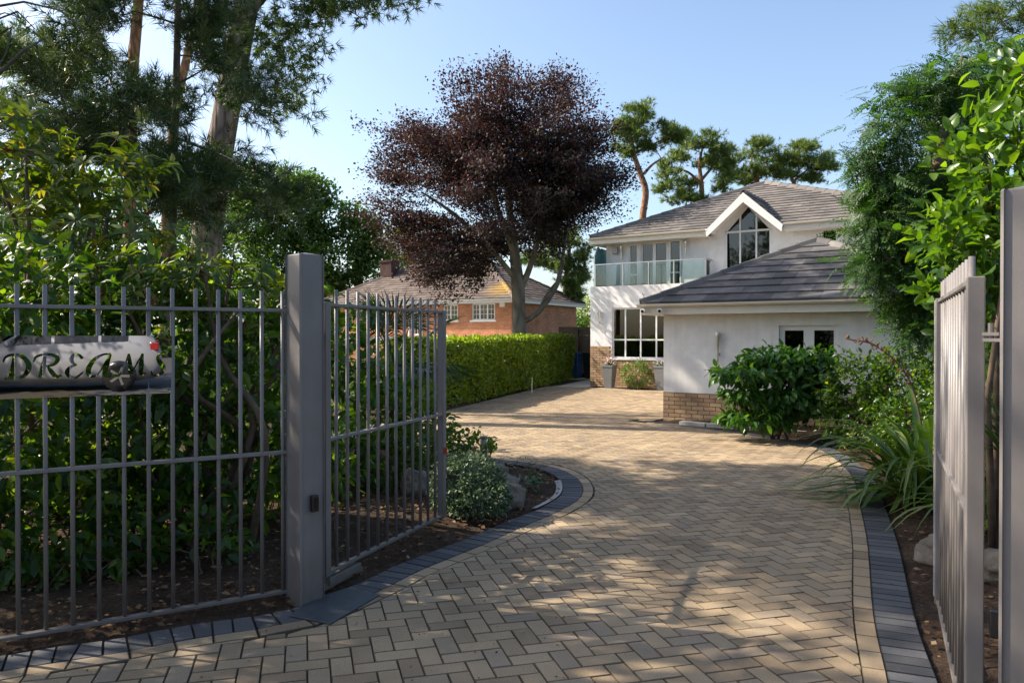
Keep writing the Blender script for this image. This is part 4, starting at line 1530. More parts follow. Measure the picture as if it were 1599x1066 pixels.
def spray(T, Dn, n_per, L, spread, size, droop=.2, flat=.5, rng=RNG, face=.55, jitter=.7):
    """leaf positions along short twigs that end at T and run along Dn"""
    n = len(T) * n_per
    Tn = np.repeat(T, n_per, 0); Dd_ = np.repeat(norm(Dn), n_per, 0)
    s = rng.random((n, 1)) * 1.15 - .5
    P = Tn + Dd_ * s * L + rng.normal(size=(n, 3)) * spread * np.array([1, 1, flat])
    D = Dd_ * .8 + rng.normal(size=(n, 3)) * jitter - UPV * droop
    U = UPV * face + rng.normal(size=(n, 3)) * .5 + Dd_ * .25
    S = size * (.65 + .6 * rng.random(n))
    return P, D, U, S


def lump_ok(P, scale, thr, seed=0.0):
    return np.array([mnoise.noise(Vector((p[0] * scale + seed, p[1] * scale, p[2] * scale))) > thr for p in P])


def make_tree(name, label, cat, base, trunk, trad, bark, T, Dn, leafspec, tip=.006, kr=.011, rmax=.14, bow=.12, group=None, sides=10, limbs=(), skip_branch=1, crown='crown', up_pref=.35):
    """trunk: world points; T: twig ends (world); leafspec: list of (tpl, mat, P, D, U, S)"""
    base = np.array(base, float)
    rt = empty(name, tuple(base), label, cat, group)
    C, r = trunk_nodes(np.array(trunk, float) - base, trad)
    mb = MB(); mb.tube([tuple(p) for p in C], list(r), sides, .3)
    nodes, nr = [*C], [*r]
    for lp_, lr in limbs:
        Cl, rl = trunk_nodes(np.array(lp_, float) - base, lr, 10)
        mb.tube([tuple(p) for p in Cl], list(rl), 8, .5, caps=False)
        nodes += [*Cl]; nr += [*rl]
    tk = mb.build('trunk', bark, rt, smooth=True)
    if T is not None and len(T):
        bmz = MB()
        grow(bmz, nodes[len(C) // 4:], nr[len(C) // 4:], (T - base)[::skip_branch], tip, kr, bow, 5, rmax, up_pref)
        bmz.build('branches', bark if bark is not M['bark_pine'] else M['twig_grey'], rt, smooth=True)['kind'] = 'stuff'
    for i, (tpl, mat, P, D, U, S) in enumerate(leafspec):
        leaves(crown, tpl, P - base, D, U, S, mat, rt)
    return rt


def clumps_world(cl, Z, depth=.8):
    """(px, py, rx_px, rz_px[, dz]) -> centres and radii in metres"""
    out = []
    for c_ in cl:
        z = Z + (c_[4] if len(c_) > 4 else 0)
        k = z / F_PX
        out.append((np.array(W(c_[0], c_[1], z)), np.array([c_[2] * k, max(c_[2], c_[3]) * k * depth, c_[3] * k])))
    return out


def clump_targets(cw, per_m2, shell=.55, top_bias=0.0, rng=RNG):
    T, Dn = [], []
    for c_, r in cw:
        area = 4 * math.pi * ((r[0] * r[1]) ** 1.6 / 3 + (r[0] * r[2]) ** 1.6 / 3 + (r[1] * r[2]) ** 1.6 / 3) ** (1 / 1.6)
        n = max(4, int(area * per_m2))
        p, d = ellipsoid_pts(n, c_, r, shell, rng)
        if top_bias:
            k = rng.random(n) < (1 - top_bias * (d[:, 2] < -.1))
            p, d = p[k], d[k]
        T.append(p); Dn.append(d)
    return np.vstack(T), np.vstack(Dn)


TPL_LEAF = tpl_leaf(.42, .10, .10)
TPL_BROAD = tpl_leaf(.52, .12, .15)
TPL_NARROW = tpl_leaf(.30, .08, .22)
TPL_DIA = tpl_diamond(.62)
TPL_TUFT_FAR = tpl_tuft(15, 3, (30, 100), .07, .4)
TPL_TUFT = tpl_tuft(34, 4, (35, 95), .036, .6)
TPL_FROND = tpl_frond()

# ---- copper beech -------------------------------------------------------
def beech():
    base = np.array([.28, 29.0, 0])
    c0 = np.array([-.35, 29.2, 7.0])
    nb = 190
    db = norm(RNG.normal(size=(nb, 3)) * np.array([1, 1, .95]))
    lb = np.array([1 + .34 * mnoise.noise(Vector(x * 2.1)) + .16 * mnoise.noise(Vector(x * 5.0 + np.array([3, 0, 0]))) for x in db])
    sb = (.45 + .55 * RNG.random(nb) ** .55)
    kb = np.repeat(np.arange(nb), 11)
    n = len(kb)
    d, lump = db[kb], lb[kb]
    rz = np.where(d[:, 2] > 0, 4.15, 3.5)
    # lower skirt hangs on the left, is lifted on the right
    rad = np.stack([np.full(n, 4.35), np.full(n, 4.3), rz], 1)
    s = sb[kb]
    T = c0 + d * rad * (lump * s)[:, None] + RNG.normal(size=(n, 3)) * np.array([.42, .42, .22]) + d * RNG.random((n, 1)) * .5 - d * .25
    T[:, 2] += np.where((d[:, 2] < 0) & (T[:, 0] > .5), .9, 0) - np.where((T[:, 0] < -1.2) & (d[:, 2] < 0), .7, 0)
    k = lump_ok(T, .7, -.45, 4.0) & (T[:, 2] > 2.9) & ~((np.abs(T[:, 0] - .3) < 1.1) & (T[:, 2] < 5.0))
    T, d, s = T[k], d[k], s[k]
    Dn = d * np.array([1, 1, .6]) + np.array([0, 0, .15])
    sp = spray(T, Dn * np.array([1, 1, .55]), 90, .8, .32, .118, .12, .30, jitter=.55, face=1.0)
    # long wisps leaving the outline
    o_ = s > .86
    T2 = T[o_] + norm(Dn[o_]) * .5
    sp2 = spray(T2, Dn[o_] + np.array([0, 0, .25]), 16, .75, .09, .11, .1, .6)
    allT = np.vstack([T, T2])
    P = [np.concatenate([a, b_]) for a, b_ in zip(sp, sp2)]
    trunk = [(.28, 29, -.1), (.30, 29, 1.0), (.27, 29, 2.4), (.22, 29, 3.6), (.05, 29.1, 5.2), (-.2, 29.1, 7.5), (-.3, 29.2, 10.5)]
    limbs = [([(.4, 29, 2.1), (1.0, 28.9, 2.5), (1.7, 28.8, 3.5), (2.0, 28.8, 5.0), (2.3, 28.9, 7.0)], [.11, .1, .085, .065, .03]),
             ([(.25, 29, 3.2), (.75, 28.9, 4.4), (1.2, 28.7, 6.2), (1.5, 28.6, 8.5)], [.13, .11, .08, .03]),
             ([(.2, 29, 3.7), (-.9, 28.8, 5.0), (-2.2, 28.6, 6.2), (-3.4, 28.5, 7.0)], [.11, .09, .07, .03]),
             ([(.1, 29, 4.8), (-.6, 28.2, 6.5), (-1.2, 27.4, 8.5)], [.13, .1, .04]),
             ([(1.0, 28.9, 2.5), (1.35, 28.9, 3.2), (1.9, 29, 3.9)], [.06, .05, .03])]
    make_tree('copper_beech_tree', 'dark purple copper beech with grey trunk in front of the brick bungalow', 'tree', base, trunk, [.40, .29, .26, .25, .18, .11, .05], M['bark_beech'],
              allT, None, [(TPL_DIA, M['lf_beech'], *P)], .008, .012, .1, .05, limbs=limbs, sides=14)


beech()

# ---- pines behind the white house --------------------------------------
def far_pine(label, Z, trunk_px, trad, clumps, group='pines behind the white house', per=2.3, tuft=.46, bark='bark_orange', n_per=15, name='pine_tree', limbs_px=()):
    small = []
    for c_ in clumps:
        for q_ in range(5):
            a_, s_ = random.uniform(0, 6.28), random.uniform(.3, .75)
            small.append((c_[0] + math.cos(a_) * c_[2] * s_, c_[1] + math.sin(a_) * c_[3] * s_, c_[2] * random.uniform(.32, .55), c_[3] * random.uniform(.38, .62), random.uniform(-1, 1) * c_[2] * Z / F_PX * .8))
    cw = clumps_world(small, Z)
    T, Dn = clump_targets(cw, per, .3, .6)
    Dn = Dn * np.array([1, 1, .5]) + np.array([0, 0, .55])
    sp = spray(T, Dn, n_per, .22, .20, tuft, -.35, .45, jitter=.7)
    trunk = [np.array(W(x, y, Z + (dz if dz else 0))) for x, y, dz in trunk_px]
    base = trunk[0].copy(); base[2] = -.1
    trunk = [base] + trunk
    limbs = [([np.array(W(x, y, Z)) for x, y in lp_], [.10, .07, .03]) for lp_ in limbs_px]
    return make_tree(name, label, 'tree', base, trunk, trad, M[bark], T, None, [(TPL_TUFT_FAR, M['lf_pine'], *sp)], .02, .016, .16, .08, group=group, limbs=limbs, skip_branch=3)


far_pine('tall leaning pine with bare curved trunk, nearest the copper beech', 45, [(1003, 420, 0), (1003, 345, 0), (1008, 300, 0), (999, 270, 0), (988, 235, 0), (985, 195, 0)], [.24, .23, .21, .2, .17, .13, .05],
         [(992, 188, 30, 22), (975, 205, 22, 16), (1018, 205, 32, 18), (1048, 212, 24, 12), (980, 232, 20, 14), (1012, 232, 26, 10), (1000, 172, 20, 10), (1062, 216, 14, 9)],
         limbs_px=[[(988, 240), (1008, 232), (1035, 218)], [(1005, 272), (1018, 258), (1036, 246)]])
far_pine('broad spreading pine standing just behind the house roof hip', 47, [(1098, 420, 0), (1096, 330, 0), (1095, 290, 0), (1092, 255, 0), (1098, 225, 0)], [.24, .22, .18, .15, .1, .05],
         [(1098, 222, 36, 15), (1120, 238, 24, 14), (1070, 242, 26, 15), (1045, 268, 22, 18), (1035, 292, 18, 16), (1075, 292, 26, 15), (1105, 260, 28, 12), (1128, 262, 20, 12), (1060, 312, 22, 12), (1125, 290, 16, 14), (1088, 310, 20, 12)],
         limbs_px=[[(1096, 290), (1075, 270), (1050, 262)], [(1096, 280), (1112, 262), (1126, 250)]])
far_pine('dense round pine between the spreading pine and the umbrella pine', 50, [(1190, 420, 0), (1188, 320, 0), (1180, 275, 0), (1172, 255, 0)], [.2, .19, .16, .12, .05],
         [(1180, 232, 32, 14), (1158, 250, 24, 16), (1200, 248, 28, 14), (1172, 268, 26, 12), (1210, 268, 22, 12), (1160, 282, 24, 14), (1140, 268, 18, 12)],
         limbs_px=[[(1184, 290), (1170, 270), (1160, 255)]])
far_pine('umbrella-shaped pine above the roof peak beside the feathery tree', 51, [(1240, 420, 0), (1240, 300, 0), (1236, 280, 0), (1232, 262, 0)], [.2, .18, .16, .11, .05],
         [(1255, 238, 34, 13), (1280, 250, 24, 12), (1230, 254, 24, 12), (1262, 262, 34, 10), (1292, 262, 14, 9), (1230, 276, 20, 9), (1272, 280, 18, 7)],
         limbs_px=[[(1238, 284), (1252, 272), (1270, 258)]])
far_pine('soft green pine rising behind the bungalow chimney', 52, [(640, 470, 0), (640, 400, 0), (642, 370, 0)], [.25, .22, .18, .1],
         [(632, 365, 28, 16), (655, 380, 34, 18), (622, 390, 26, 18), (645, 410, 36, 16), (615, 418, 26, 14), (660, 425, 26, 14), (690, 415, 30, 18)], 'trees beside the bungalow')
far_pine('sparse pine hanging between the beech trunk and the house', 42, [(880, 500, 0), (884, 440, 0), (888, 400, 0), (892, 370, 0)], [.2, .18, .14, .1, .05],
         [(892, 372, 26, 14), (870, 388, 24, 14), (905, 400, 18, 14), (888, 418, 28, 13), (862, 412, 18, 11), (908, 432, 12, 12), (885, 445, 20, 10), (900, 462, 12, 9), (840, 405, 22, 14)], 'trees beside the bungalow')

# ---- oak mass, left ------------------------------------------------------
def broad(name, label, Z, trunk_px, trad, clumps, mat, size, per, n_per, shell=.6, group=None, spread=.28, bark='bark_pine', tpl=None, lum=-.3):
    cw = clumps_world(clumps, Z)
    T, Dn = clump_targets(cw, per, shell)
    k = lump_ok(T, .6, lum, 2.0)
    T, Dn = T[k], Dn[k]
    sp = spray(T, Dn * np.array([1, 1, .7]) + np.array([0, 0, .2]), n_per, .45, spread, size, .1, .7, jitter=.8)
    trunk = [np.array(W(x, y, Z)) for x, y in trunk_px]
    base = trunk[0].copy(); base[2] = -.1
    return make_tree(name, label, 'tree', base, [base] + trunk, trad, M[bark], T, None, [(tpl or TPL_DIA, mat, *sp)], .012, .012, .14, .08, group=group, skip_branch=3)


broad('oak_tree', 'dense dark green oak filling the gap beyond the gate post', 48, [(490, 480), (490, 430), (492, 380)], [.4, .38, .34, .2],
      [(430, 300, 42, 38), (470, 345, 45, 45), (400, 345, 42, 50), (520, 340, 40, 38), (560, 370, 36, 38), (585, 400, 24, 34), (520, 410, 55, 40), (440, 410, 55, 45), (480, 300, 35, 30), (575, 440, 28, 22), (480, 450, 60, 30), (390, 290, 30, 30)],
      M['lf_oak'], .26, 4.0, 34, .6)
broad('hazel_tree', 'small yellow-green tree far beyond the side path', 60, [(912, 522), (912, 505)], [.12, .1, .05], [(912, 480, 12, 14), (918, 500, 10, 16), (906, 505, 10, 12)], M['lf_yellow'], .26, 3.0, 24)
broad('far_shrub', 'distant green shrub low beside the bungalow wall', 58, [(896, 522), (896, 510)], [.12, .1, .05], [(894, 502, 12, 10), (902, 512, 12, 10)], M['lf_oak'], .26, 3.0, 24)
for i, (px, Z, rr, lab) in enumerate(((330, 60, 60, 'hazy wood edge tree far behind the laurel'), (150, 55, 80, 'tall dark tree deep behind the rhododendron'), (40, 50, 70, 'dark tree deep behind the sign at the left'))):
    broad('garden_tree', lab, Z, [(px, 500), (px, 430)], [.4, .36, .2], [(px, 330, rr, 60), (px - 40, 400, rr * .9, 60), (px + 45, 400, rr * .9, 60), (px, 460, rr, 50)], M['lf_oak'], .3, 1.6, 26)

# ---- near pines, left ----------------------------------------------------
def near_pine(label, Z, trunk_px, trad, bark, T, Dn, tuft, mat, n_per, group='pines behind the railing', limbs=(), spread=.12, L=.3, sk=1, tpl=None, base_xy=None, jitter=.55, droop=-.1):
    trunk = [np.array(W(x, y, Z)) for x, y in trunk_px]
    base = trunk[0].copy(); base[2] = -.1
    if len(T):
        sp = spray(T, Dn, n_per, L, spread, tuft, droop, .8, jitter=jitter)
        spec = [(tpl or TPL_TUFT, M[mat], *sp)]
    else:
        spec = []
    return make_tree('pine_tree', label, 'tree', base, [base] + trunk, trad, M[bark], T, None, spec, .007, .010, .1, .05, group=group, limbs=limbs, sides=14, skip_branch=sk, up_pref=.1)


# big scots pine: visible trunk, hanging sprays on the right, crown above the frame
cw = clumps_world([(470, 30, 46, 26), (525, 5, 50, 20), (590, -5, 46, 16), (640, -6, 24, 12), (440, 85, 32, 30), (470, 110, 22, 22), (492, 80, 18, 22), (445, 140, 20, 24), (470, 165, 13, 12), (425, 175, 9, 9), (415, 40, 26, 40), (560, 20, 20, 10)], 15)
Ta, Da = clump_targets(cw, 9.0, .3)
cw2 = clumps_world([(300, -130, 130, 70), (480, -160, 150, 70), (400, -300, 160, 90), (200, -220, 120, 80), (330, -62, 80, 40), (440, -75, 80, 42), (245, -70, 70, 42, 1.5), (380, -85, 90, 45, -1.5), (520, -95, 70, 40, 1), (620, -230, 120, 70), (380, -420, 150, 70), (560, -380, 120, 60)], 15)
Tb, Db = clump_targets(cw2, 1.7, .4)
T = np.vstack([Ta, Tb]); Dn = np.vstack([Da * np.array([1, 1, .4]) - np.array([0, 0, .25]), Db + np.array([0, 0, .3])])
near_pine('big scots pine with thick pale trunk leaning behind the rhododendron', 15, [(316, 600), (322, 400), (334, 300), (352, 190), (372, 80), (392, -30), (400, -180), (400, -330)], [.36, .34, .30, .27, .25, .25, .22, .15, .06],
          'bark_pine', T, Dn, .30, 'lf_pine', 6, limbs=[([np.array(W(385, 30, 15)), np.array(W(412, -5, 15)), np.array(W(470, -40, 15)), np.array(W(560, -70, 15))], [.14, .11, .08, .04])], spread=.17, L=.3, sk=3, tpl=TPL_TUFT_FAR)
# two orange-barked pines behind it
for lab, Z, tp, tr, cl in (
    ('orange-barked pine with straight trunk, left of the big pale trunk', 18, [(200, 560), (204, 300), (208, 130), (216, 30), (224, -80), (225, -250)], [.15, .145, .14, .13, .12, .1, .05],
     [(150, -70, 120, 40), (60, -110, 110, 50), (230, -200, 140, 70), (40, 130, 40, 20), (110, 95, 34, 16)]),
    ('orange-barked pine with a slanting trunk between the straight and pale trunks', 17, [(255, 560), (262, 300), (276, 170), (298, 70), (312, -20), (318, -200)], [.11, .105, .10, .095, .09, .07, .03],
     [(300, -110, 110, 45), (340, -190, 110, 60), (260, -270, 120, 60)])):
    cw = clumps_world(cl, Z)
    T, Dn = clump_targets(cw, 1.7, .35)
    near_pine(lab, Z, tp, tr, 'bark_orange', T, Dn + np.array([0, 0, .3]), .34, 'lf_pine', 8, spread=.22, L=.35, sk=3, tpl=TPL_TUFT_FAR)
# dark black pine in front: long branches of needle brushes
pts = []
while len(pts) < 760:
    x, y = random.uniform(-60, 430), random.uniform(-120, 345)
    if y > 150 and x > 415 - (y - 150) * .25 and y < 270: continue
    if y < 60 and x < 130: continue
    if x > 360 and y < 120: continue
    if mnoise.noise(Vector((x * .009, y * .022, 1.7))) < -.02: continue
    pts.append(np.array(W(x, y, random.uniform(8.3, 11.2))))
T = np.array(pts)
tc = np.array(W(275, 200, 9.6))
Dn = norm((T - tc) * np.array([1, 1, .25])) + RNG.normal(size=T.shape) * .3 + np.array([0, 0, .25])
near_pine('slim dark pine with needle brushes hanging over the rhododendron', 9.6, [(262, 690), (266, 480), (271, 330), (275, 180), (279, 40), (282, -120), (284, -260)], [.075, .07, .06, .052, .045, .04, .03, .012],
          'bark_pine', T, Dn, .30, 'lf_pine_dark', 6, spread=.11, L=.28, jitter=.5)
# low bough of it reaching right, in front of the oak
pts = np.array([W(x, y, 9.0) for x, y in [(400, 262), (420, 278), (440, 290), (455, 300), (470, 308), (390, 250), (385, 235), (372, 268), (410, 300), (430, 306), (395, 285), (366, 300), (372, 330), (355, 340), (380, 350)]])
br = MB(); br.tube([tuple(W(274, 215, 9.6)), tuple(W(330, 236, 9.3)), tuple(W(390, 262, 9.05)), tuple(W(470, 306, 9.0))], [.022, .018, .012, .006], 6)
dark_root = [o for o in bpy.data.objects if o.get('label', '').startswith('slim dark pine')][0]
off = np.array(dark_root.location)
br.v = [tuple(np.array(v) - off) for v in br.v]
br.build('bough', M['twig_grey'], dark_root)
sp = spray(pts, np.tile(np.array([.8, -.2, .1]), (len(pts), 1)), 7, .25, .08, .24, -.1, .8, jitter=.5)
leaves('bough_needles', TPL_TUFT, sp[0] - off, sp[1], sp[2], sp[3], M['lf_pine_dark'], dark_root)
# dead branches of a bare tree at the top left
dead = empty('bare_tree', (-5.9, 7.6, 0), 'leafless dark branches reaching in at the top left corner', 'tree')
dm = MB()
off = np.array([-5.9, 7.6, 0])
dm.tube([(0, 0, -.1), (.05, 0, 2.5), (.15, 0, 4.2), (.3, 0, 6.0)], [.1, .08, .06, .02], 8)
for pl_, r0 in (([(-20, 135), (40, 80), (75, 60)], .024), ([(-20, 15), (40, 5), (95, 18), (135, 50)], .014), ([(-10, 60), (20, 45), (12, 85), (-10, 120)], .013), ([(30, 20), (55, 45), (58, 72)], .009), ([(-15, 30), (10, 22), (35, 30), (60, 26)], .008), ([(-15, 10), (12, -10), (60, -25), (130, -10)], .012)):
    q = [tuple(np.array(W(x, y, 7.3)) - off) for x, y in pl_]
    bq = MB(); bq.tube([(.1, 0, q[0][2] - .2)] + q, [r0 * 1.2] + [r0 * (1 - .75 * i / (len(q) - 1)) for i in range(len(q))], 6)
    bq.build('branch', M['twig_grey'], dead, smooth=True)
dm.build('trunk', M['twig_grey'], dead, smooth=True)

# ---- leafy bushes --------------------------------------------------------
def bush(name, label, cat, base, clumps, per, n_per, size, mat, tpl, tplname, n_ind=0, shell=.55, droop=.25, face=.6, L=.22, spread=.06, group=None, stems=6, twig='twig', jitter=.75, outw=.8, stem_r=.02, sk=2, lum=None, flat=.8):
    """clumps: (centre xyz, radii xyz) in metres"""
    base = np.array(base, float)
    rt = empty(name, tuple(base), label, cat, group)
    T, Dn = clump_targets([(np.array(c_), np.array(r)) for c_, r in clumps], per, shell)
    if lum is not None:
        k = lump_ok(T, 1.6, lum, 7.0); T, Dn = T[k], Dn[k]
    k = T[:, 2] > .06
    T, Dn = T[k], Dn[k]
    sp = spray(T, Dn * outw + np.array([0, 0, .15]), n_per, L, spread, size, droop, flat, face=face, jitter=jitter)
    sp[0][:, 2] = np.maximum(sp[0][:, 2], .02)
    mb = MB()
    nodes, nr = [], []
    cm = np.mean([c_ for c_, r in clumps], 0)
    for i in range(stems):
        c_, r = clumps[i % len(clumps)]
        a = np.array([RNG.normal() * .10, RNG.normal() * .10, -.04])
        e = np.array(c_) - base + np.array([RNG.normal() * .15, RNG.normal() * .15, 0])
        m = (a + e) / 2 + np.array([RNG.normal() * .08, RNG.normal() * .08, .05])
        q = [a, (a + m) / 2 + RNG.normal(size=3) * .02, m, e]
        mb.tube([tuple(x) for x in q], [stem_r, stem_r * .85, stem_r * .7, stem_r * .4], 6)
        for s in np.linspace(.25, 1, 8):
            k0 = min(2, int(s * 3)); f_ = s * 3 - k0
            nodes.append(q[k0] * (1 - f_) + q[min(3, k0 + 1)] * f_); nr.append(stem_r * (1 - .5 * s))
    grow(mb, nodes, nr, (T - base)[::sk], .0025, .005, .06, 4, stem_r * .7, .2, 3)
    mb.build('stems', M[twig], rt, smooth=True)['kind'] = 'stuff'
    P = sp[0] - base
    if n_ind:
        split_leaves(rt, tplname, tpl, P, sp[1], sp[2], sp[3], mat, n_ind)
    else:
        leaves('foliage', tpl, P, sp[1], sp[2], sp[3], mat, rt)
    return rt


# cherry laurels behind the railing
bush('laurel_bush', 'dark cherry laurel behind the name plate at the picture edge', 'bush', (-4.2, 5.1, 0), [((-4.3, 5.3, 1.5), (1.0, .8, .75)), ((-3.5, 5.1, 1.0), (.8, .6, .75)), ((-3.7, 5.4, 1.9), (.8, .6, .4)), ((-4.6, 4.9, .6), (.8, .6, .5)), ((-3.6, 4.75, .45), (.6, .35, .42)), ((-3.0, 4.95, .35), (.5, .3, .33)), ((-4.0, 4.4, .35), (.5, .35, .33))],
     18, 9, .125, M['lf_laurel'], TPL_LEAF, 'laurel_leaf', 300, group='laurels behind the railing', lum=-.42)
bush('laurel_bush', 'leafy cherry laurel behind the railing bars right of the name plate', 'bush', (-2.75, 5.7, 0), [((-2.7, 5.8, 1.55), (.75, .6, .5)), ((-2.9, 5.6, .85), (.7, .5, .55)), ((-2.15, 6.0, 1.35), (.5, .5, .55)), ((-3.3, 6.1, 1.3), (.6, .5, .7)), ((-2.2, 5.7, .55), (.35, .35, .3)), ((-2.7, 5.35, .4), (.5, .3, .36)), ((-3.1, 5.9, .5), (.6, .4, .45)), ((-1.75, 6.2, .75), (.35, .35, .6)), ((-2.4, 6.5, .5), (.5, .4, .45))],
     19, 9, .125, M['lf_laurel'], TPL_LEAF, 'laurel_leaf', 300, group='laurels behind the railing', lum=-.4)
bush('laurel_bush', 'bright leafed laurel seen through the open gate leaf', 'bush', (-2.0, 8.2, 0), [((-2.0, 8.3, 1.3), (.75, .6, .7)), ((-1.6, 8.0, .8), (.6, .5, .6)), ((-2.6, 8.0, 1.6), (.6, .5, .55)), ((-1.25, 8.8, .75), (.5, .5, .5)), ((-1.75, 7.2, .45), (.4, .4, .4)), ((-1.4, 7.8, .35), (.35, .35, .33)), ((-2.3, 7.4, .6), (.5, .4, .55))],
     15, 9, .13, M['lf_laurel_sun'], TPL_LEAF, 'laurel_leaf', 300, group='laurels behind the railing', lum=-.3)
bush('laurel_bush', 'deep green laurel mass far back behind the railing bushes', 'bush', (-4.4, 8.4, 0), [((-4.6, 8.4, 1.2), (1.5, 1.0, 1.1)), ((-3.3, 8.6, 1.1), (1.0, .8, 1.0)), ((-6.2, 8.6, 1.3), (1.3, .9, 1.2)), ((-5.2, 7.2, .9), (1.0, .8, .8))],
     10, 9, .14, M['lf_laurel'], TPL_LEAF, 'laurel_leaf', 0, group='laurels behind the railing', lum=-.3)
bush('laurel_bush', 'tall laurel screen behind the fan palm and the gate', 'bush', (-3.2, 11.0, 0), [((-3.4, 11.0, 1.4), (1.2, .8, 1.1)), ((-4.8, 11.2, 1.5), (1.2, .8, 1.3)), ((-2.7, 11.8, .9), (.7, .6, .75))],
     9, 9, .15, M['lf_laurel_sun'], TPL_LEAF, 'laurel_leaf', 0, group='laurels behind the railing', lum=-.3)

# rhododendron: whorls of long leaves at the ends of crooked twigs
def rhodo(label, base, clumps, per, n_ind, whorl=8, size=.15):
    base = np.array(base, float)
    rt = empty('rhododendron', tuple(base), label, 'bush', 'rhododendrons above the railing')
    T, Dn = clump_targets([(np.array(c_), np.array(r)) for c_, r in clumps], per, .55, .3)
    mb = MB(); nodes, nr = [], []
    for i in range(9):
        c_, r = clumps[i % len(clumps)]
        a = np.array([RNG.normal() * .15, RNG.normal() * .15, -.05]); e = np.array(c_) - base + RNG.normal(size=3) * .2
        m1 = a * .6 + e * .4 + np.array([RNG.normal() * .2, RNG.normal() * .2, .1]); m2 = a * .3 + e * .7 + np.array([RNG.normal() * .15, RNG.normal() * .15, .0])
        q = catmull3(np.array([a, m1, m2, e]), 12)
        mb.tube([tuple(x) for x in q], list(np.linspace(.035, .012, len(q))), 6)
        nodes += [*q[3:]]; nr += [*np.linspace(.03, .012, len(q))[3:]]
    grow(mb, nodes, nr, T - base, .004, .006, -.05, 5, .02, .1, 4)
    mb.build('stems', M['twig'], rt, smooth=True)['kind'] = 'stuff'
    n = len(T)
    axis = norm(norm(Dn) * .7 + np.array([-.1, -.1, .55]) + RNG.normal(size=(n, 3)) * .3)
    X, Y, Zv = frames(axis, RNG.normal(size=(n, 3)))
    P, D, U, S = [], [], [], []
    for k in range(whorl):
        a = 2 * math.pi * k / whorl + RNG.random(n) * .5
        out = X * np.cos(a)[:, None] + Zv * np.sin(a)[:, None]
        lift = (.15 + .6 * RNG.random((n, 1)) * (1 if k % 2 else .5))
        P.append(T - base + out * .012 - Y * RNG.random((n, 1)) * .035); D.append(out + Y * lift - UPV * .22); U.append(Y + out * .15); S.append(size * (.7 + .5 * RNG.random(n)))
    P, D, U, S = np.vstack(P), np.vstack(D), np.vstack(U), np.concatenate(S)
    split_leaves(rt, 'rhododendron_leaf', TPL_NARROW, P, D, U, S, M['lf_rhodo'], n_ind)
    # spent flower heads
    for i in RNG.choice(n, min(n, 12), replace=False):
        sm = MB(); p = T[i] - base + axis[i] * .03
        for q in range(14):
            d = norm(axis[i] + RNG.normal(size=3) * .7)
            sm.tube([tuple(p), tuple(p + d * .05)], [.003, .005], 4)
        sm.build('seed_head', M['seed'], rt)
    return rt


rhodo('rhododendron with long yellow-green leaves and brown seed heads above the name plate', (-3.9, 6.2, 0), [((-3.6, 6.2, 2.35), (.8, .6, .45)), ((-2.9, 6.1, 2.15), (.65, .5, .35)), ((-3.9, 6.3, 2.9), (.55, .5, .35)), ((-3.2, 6.0, 1.95), (.8, .45, .3)), ((-3.4, 6.3, 2.95), (.6, .45, .35)), ((-4.3, 6.3, 3.3), (.55, .45, .35))], 12, 300)
rhodo('rhododendron with broad backlit leaves right beside the gate post', (-2.2, 5.6, 0), [((-2.15, 5.6, 1.95), (.5, .4, .32)), ((-2.6, 5.5, 2.0), (.4, .35, .25)), ((-1.75, 6.2, 1.85), (.35, .4, .28))], 17, 300, 8, .14)

# fan palm behind the gate leaf
palm = empty('fan_palm', (-1.38, 8.9, 0), 'fan palm with stiff pleated fronds seen through the gate bars', 'palm')
mb = MB(); mb.tube([(0, 0, -.05), (.02, 0, .7), (0, .02, 1.3)], [.09, .085, .07], 10); mb.build('trunk', M['bark_pine'], palm, smooth=True)
for k in range(15):
    az = k * 2.4 + random.random() * .4; el = R(random.uniform(-20, 75))
    d = Vector((math.cos(az) * math.cos(el), math.sin(az) * math.cos(el), math.sin(el)))
    stem_e = Vector((0, 0, 1.3)) + d * random.uniform(.36, .52)
    fm = MB(); fm.tube([(0, 0, 1.27), tuple(stem_e)], [.012, .007], 5, .5)
    s = d.cross(Vector((0, 0, 1))).normalized(); u = s.cross(d)
    for q in range(22):
        a = R(-95 + 190 * q / 21)
        bd = (d * math.cos(a) + s * math.sin(a)).normalized()
        ln = .56 * (1 - .25 * abs(a) / 1.7) * random.uniform(.9, 1.1)
        w = bd.cross(u).normalized() * .013
        p0 = stem_e; p1 = stem_e + bd * ln * .55 + u * .01; p2 = stem_e + bd * ln - u * .05 * random.random() - Vector((0, 0, .05))
        fm.add([p0, p1 - w + u * .006, p2, p1 + w + u * .006, p1 - u * .004], [(0, 1, 4), (1, 2, 4), (0, 4, 3), (4, 2, 3)], random.random())
    fm.build('frond', M['lf_palm'], palm)

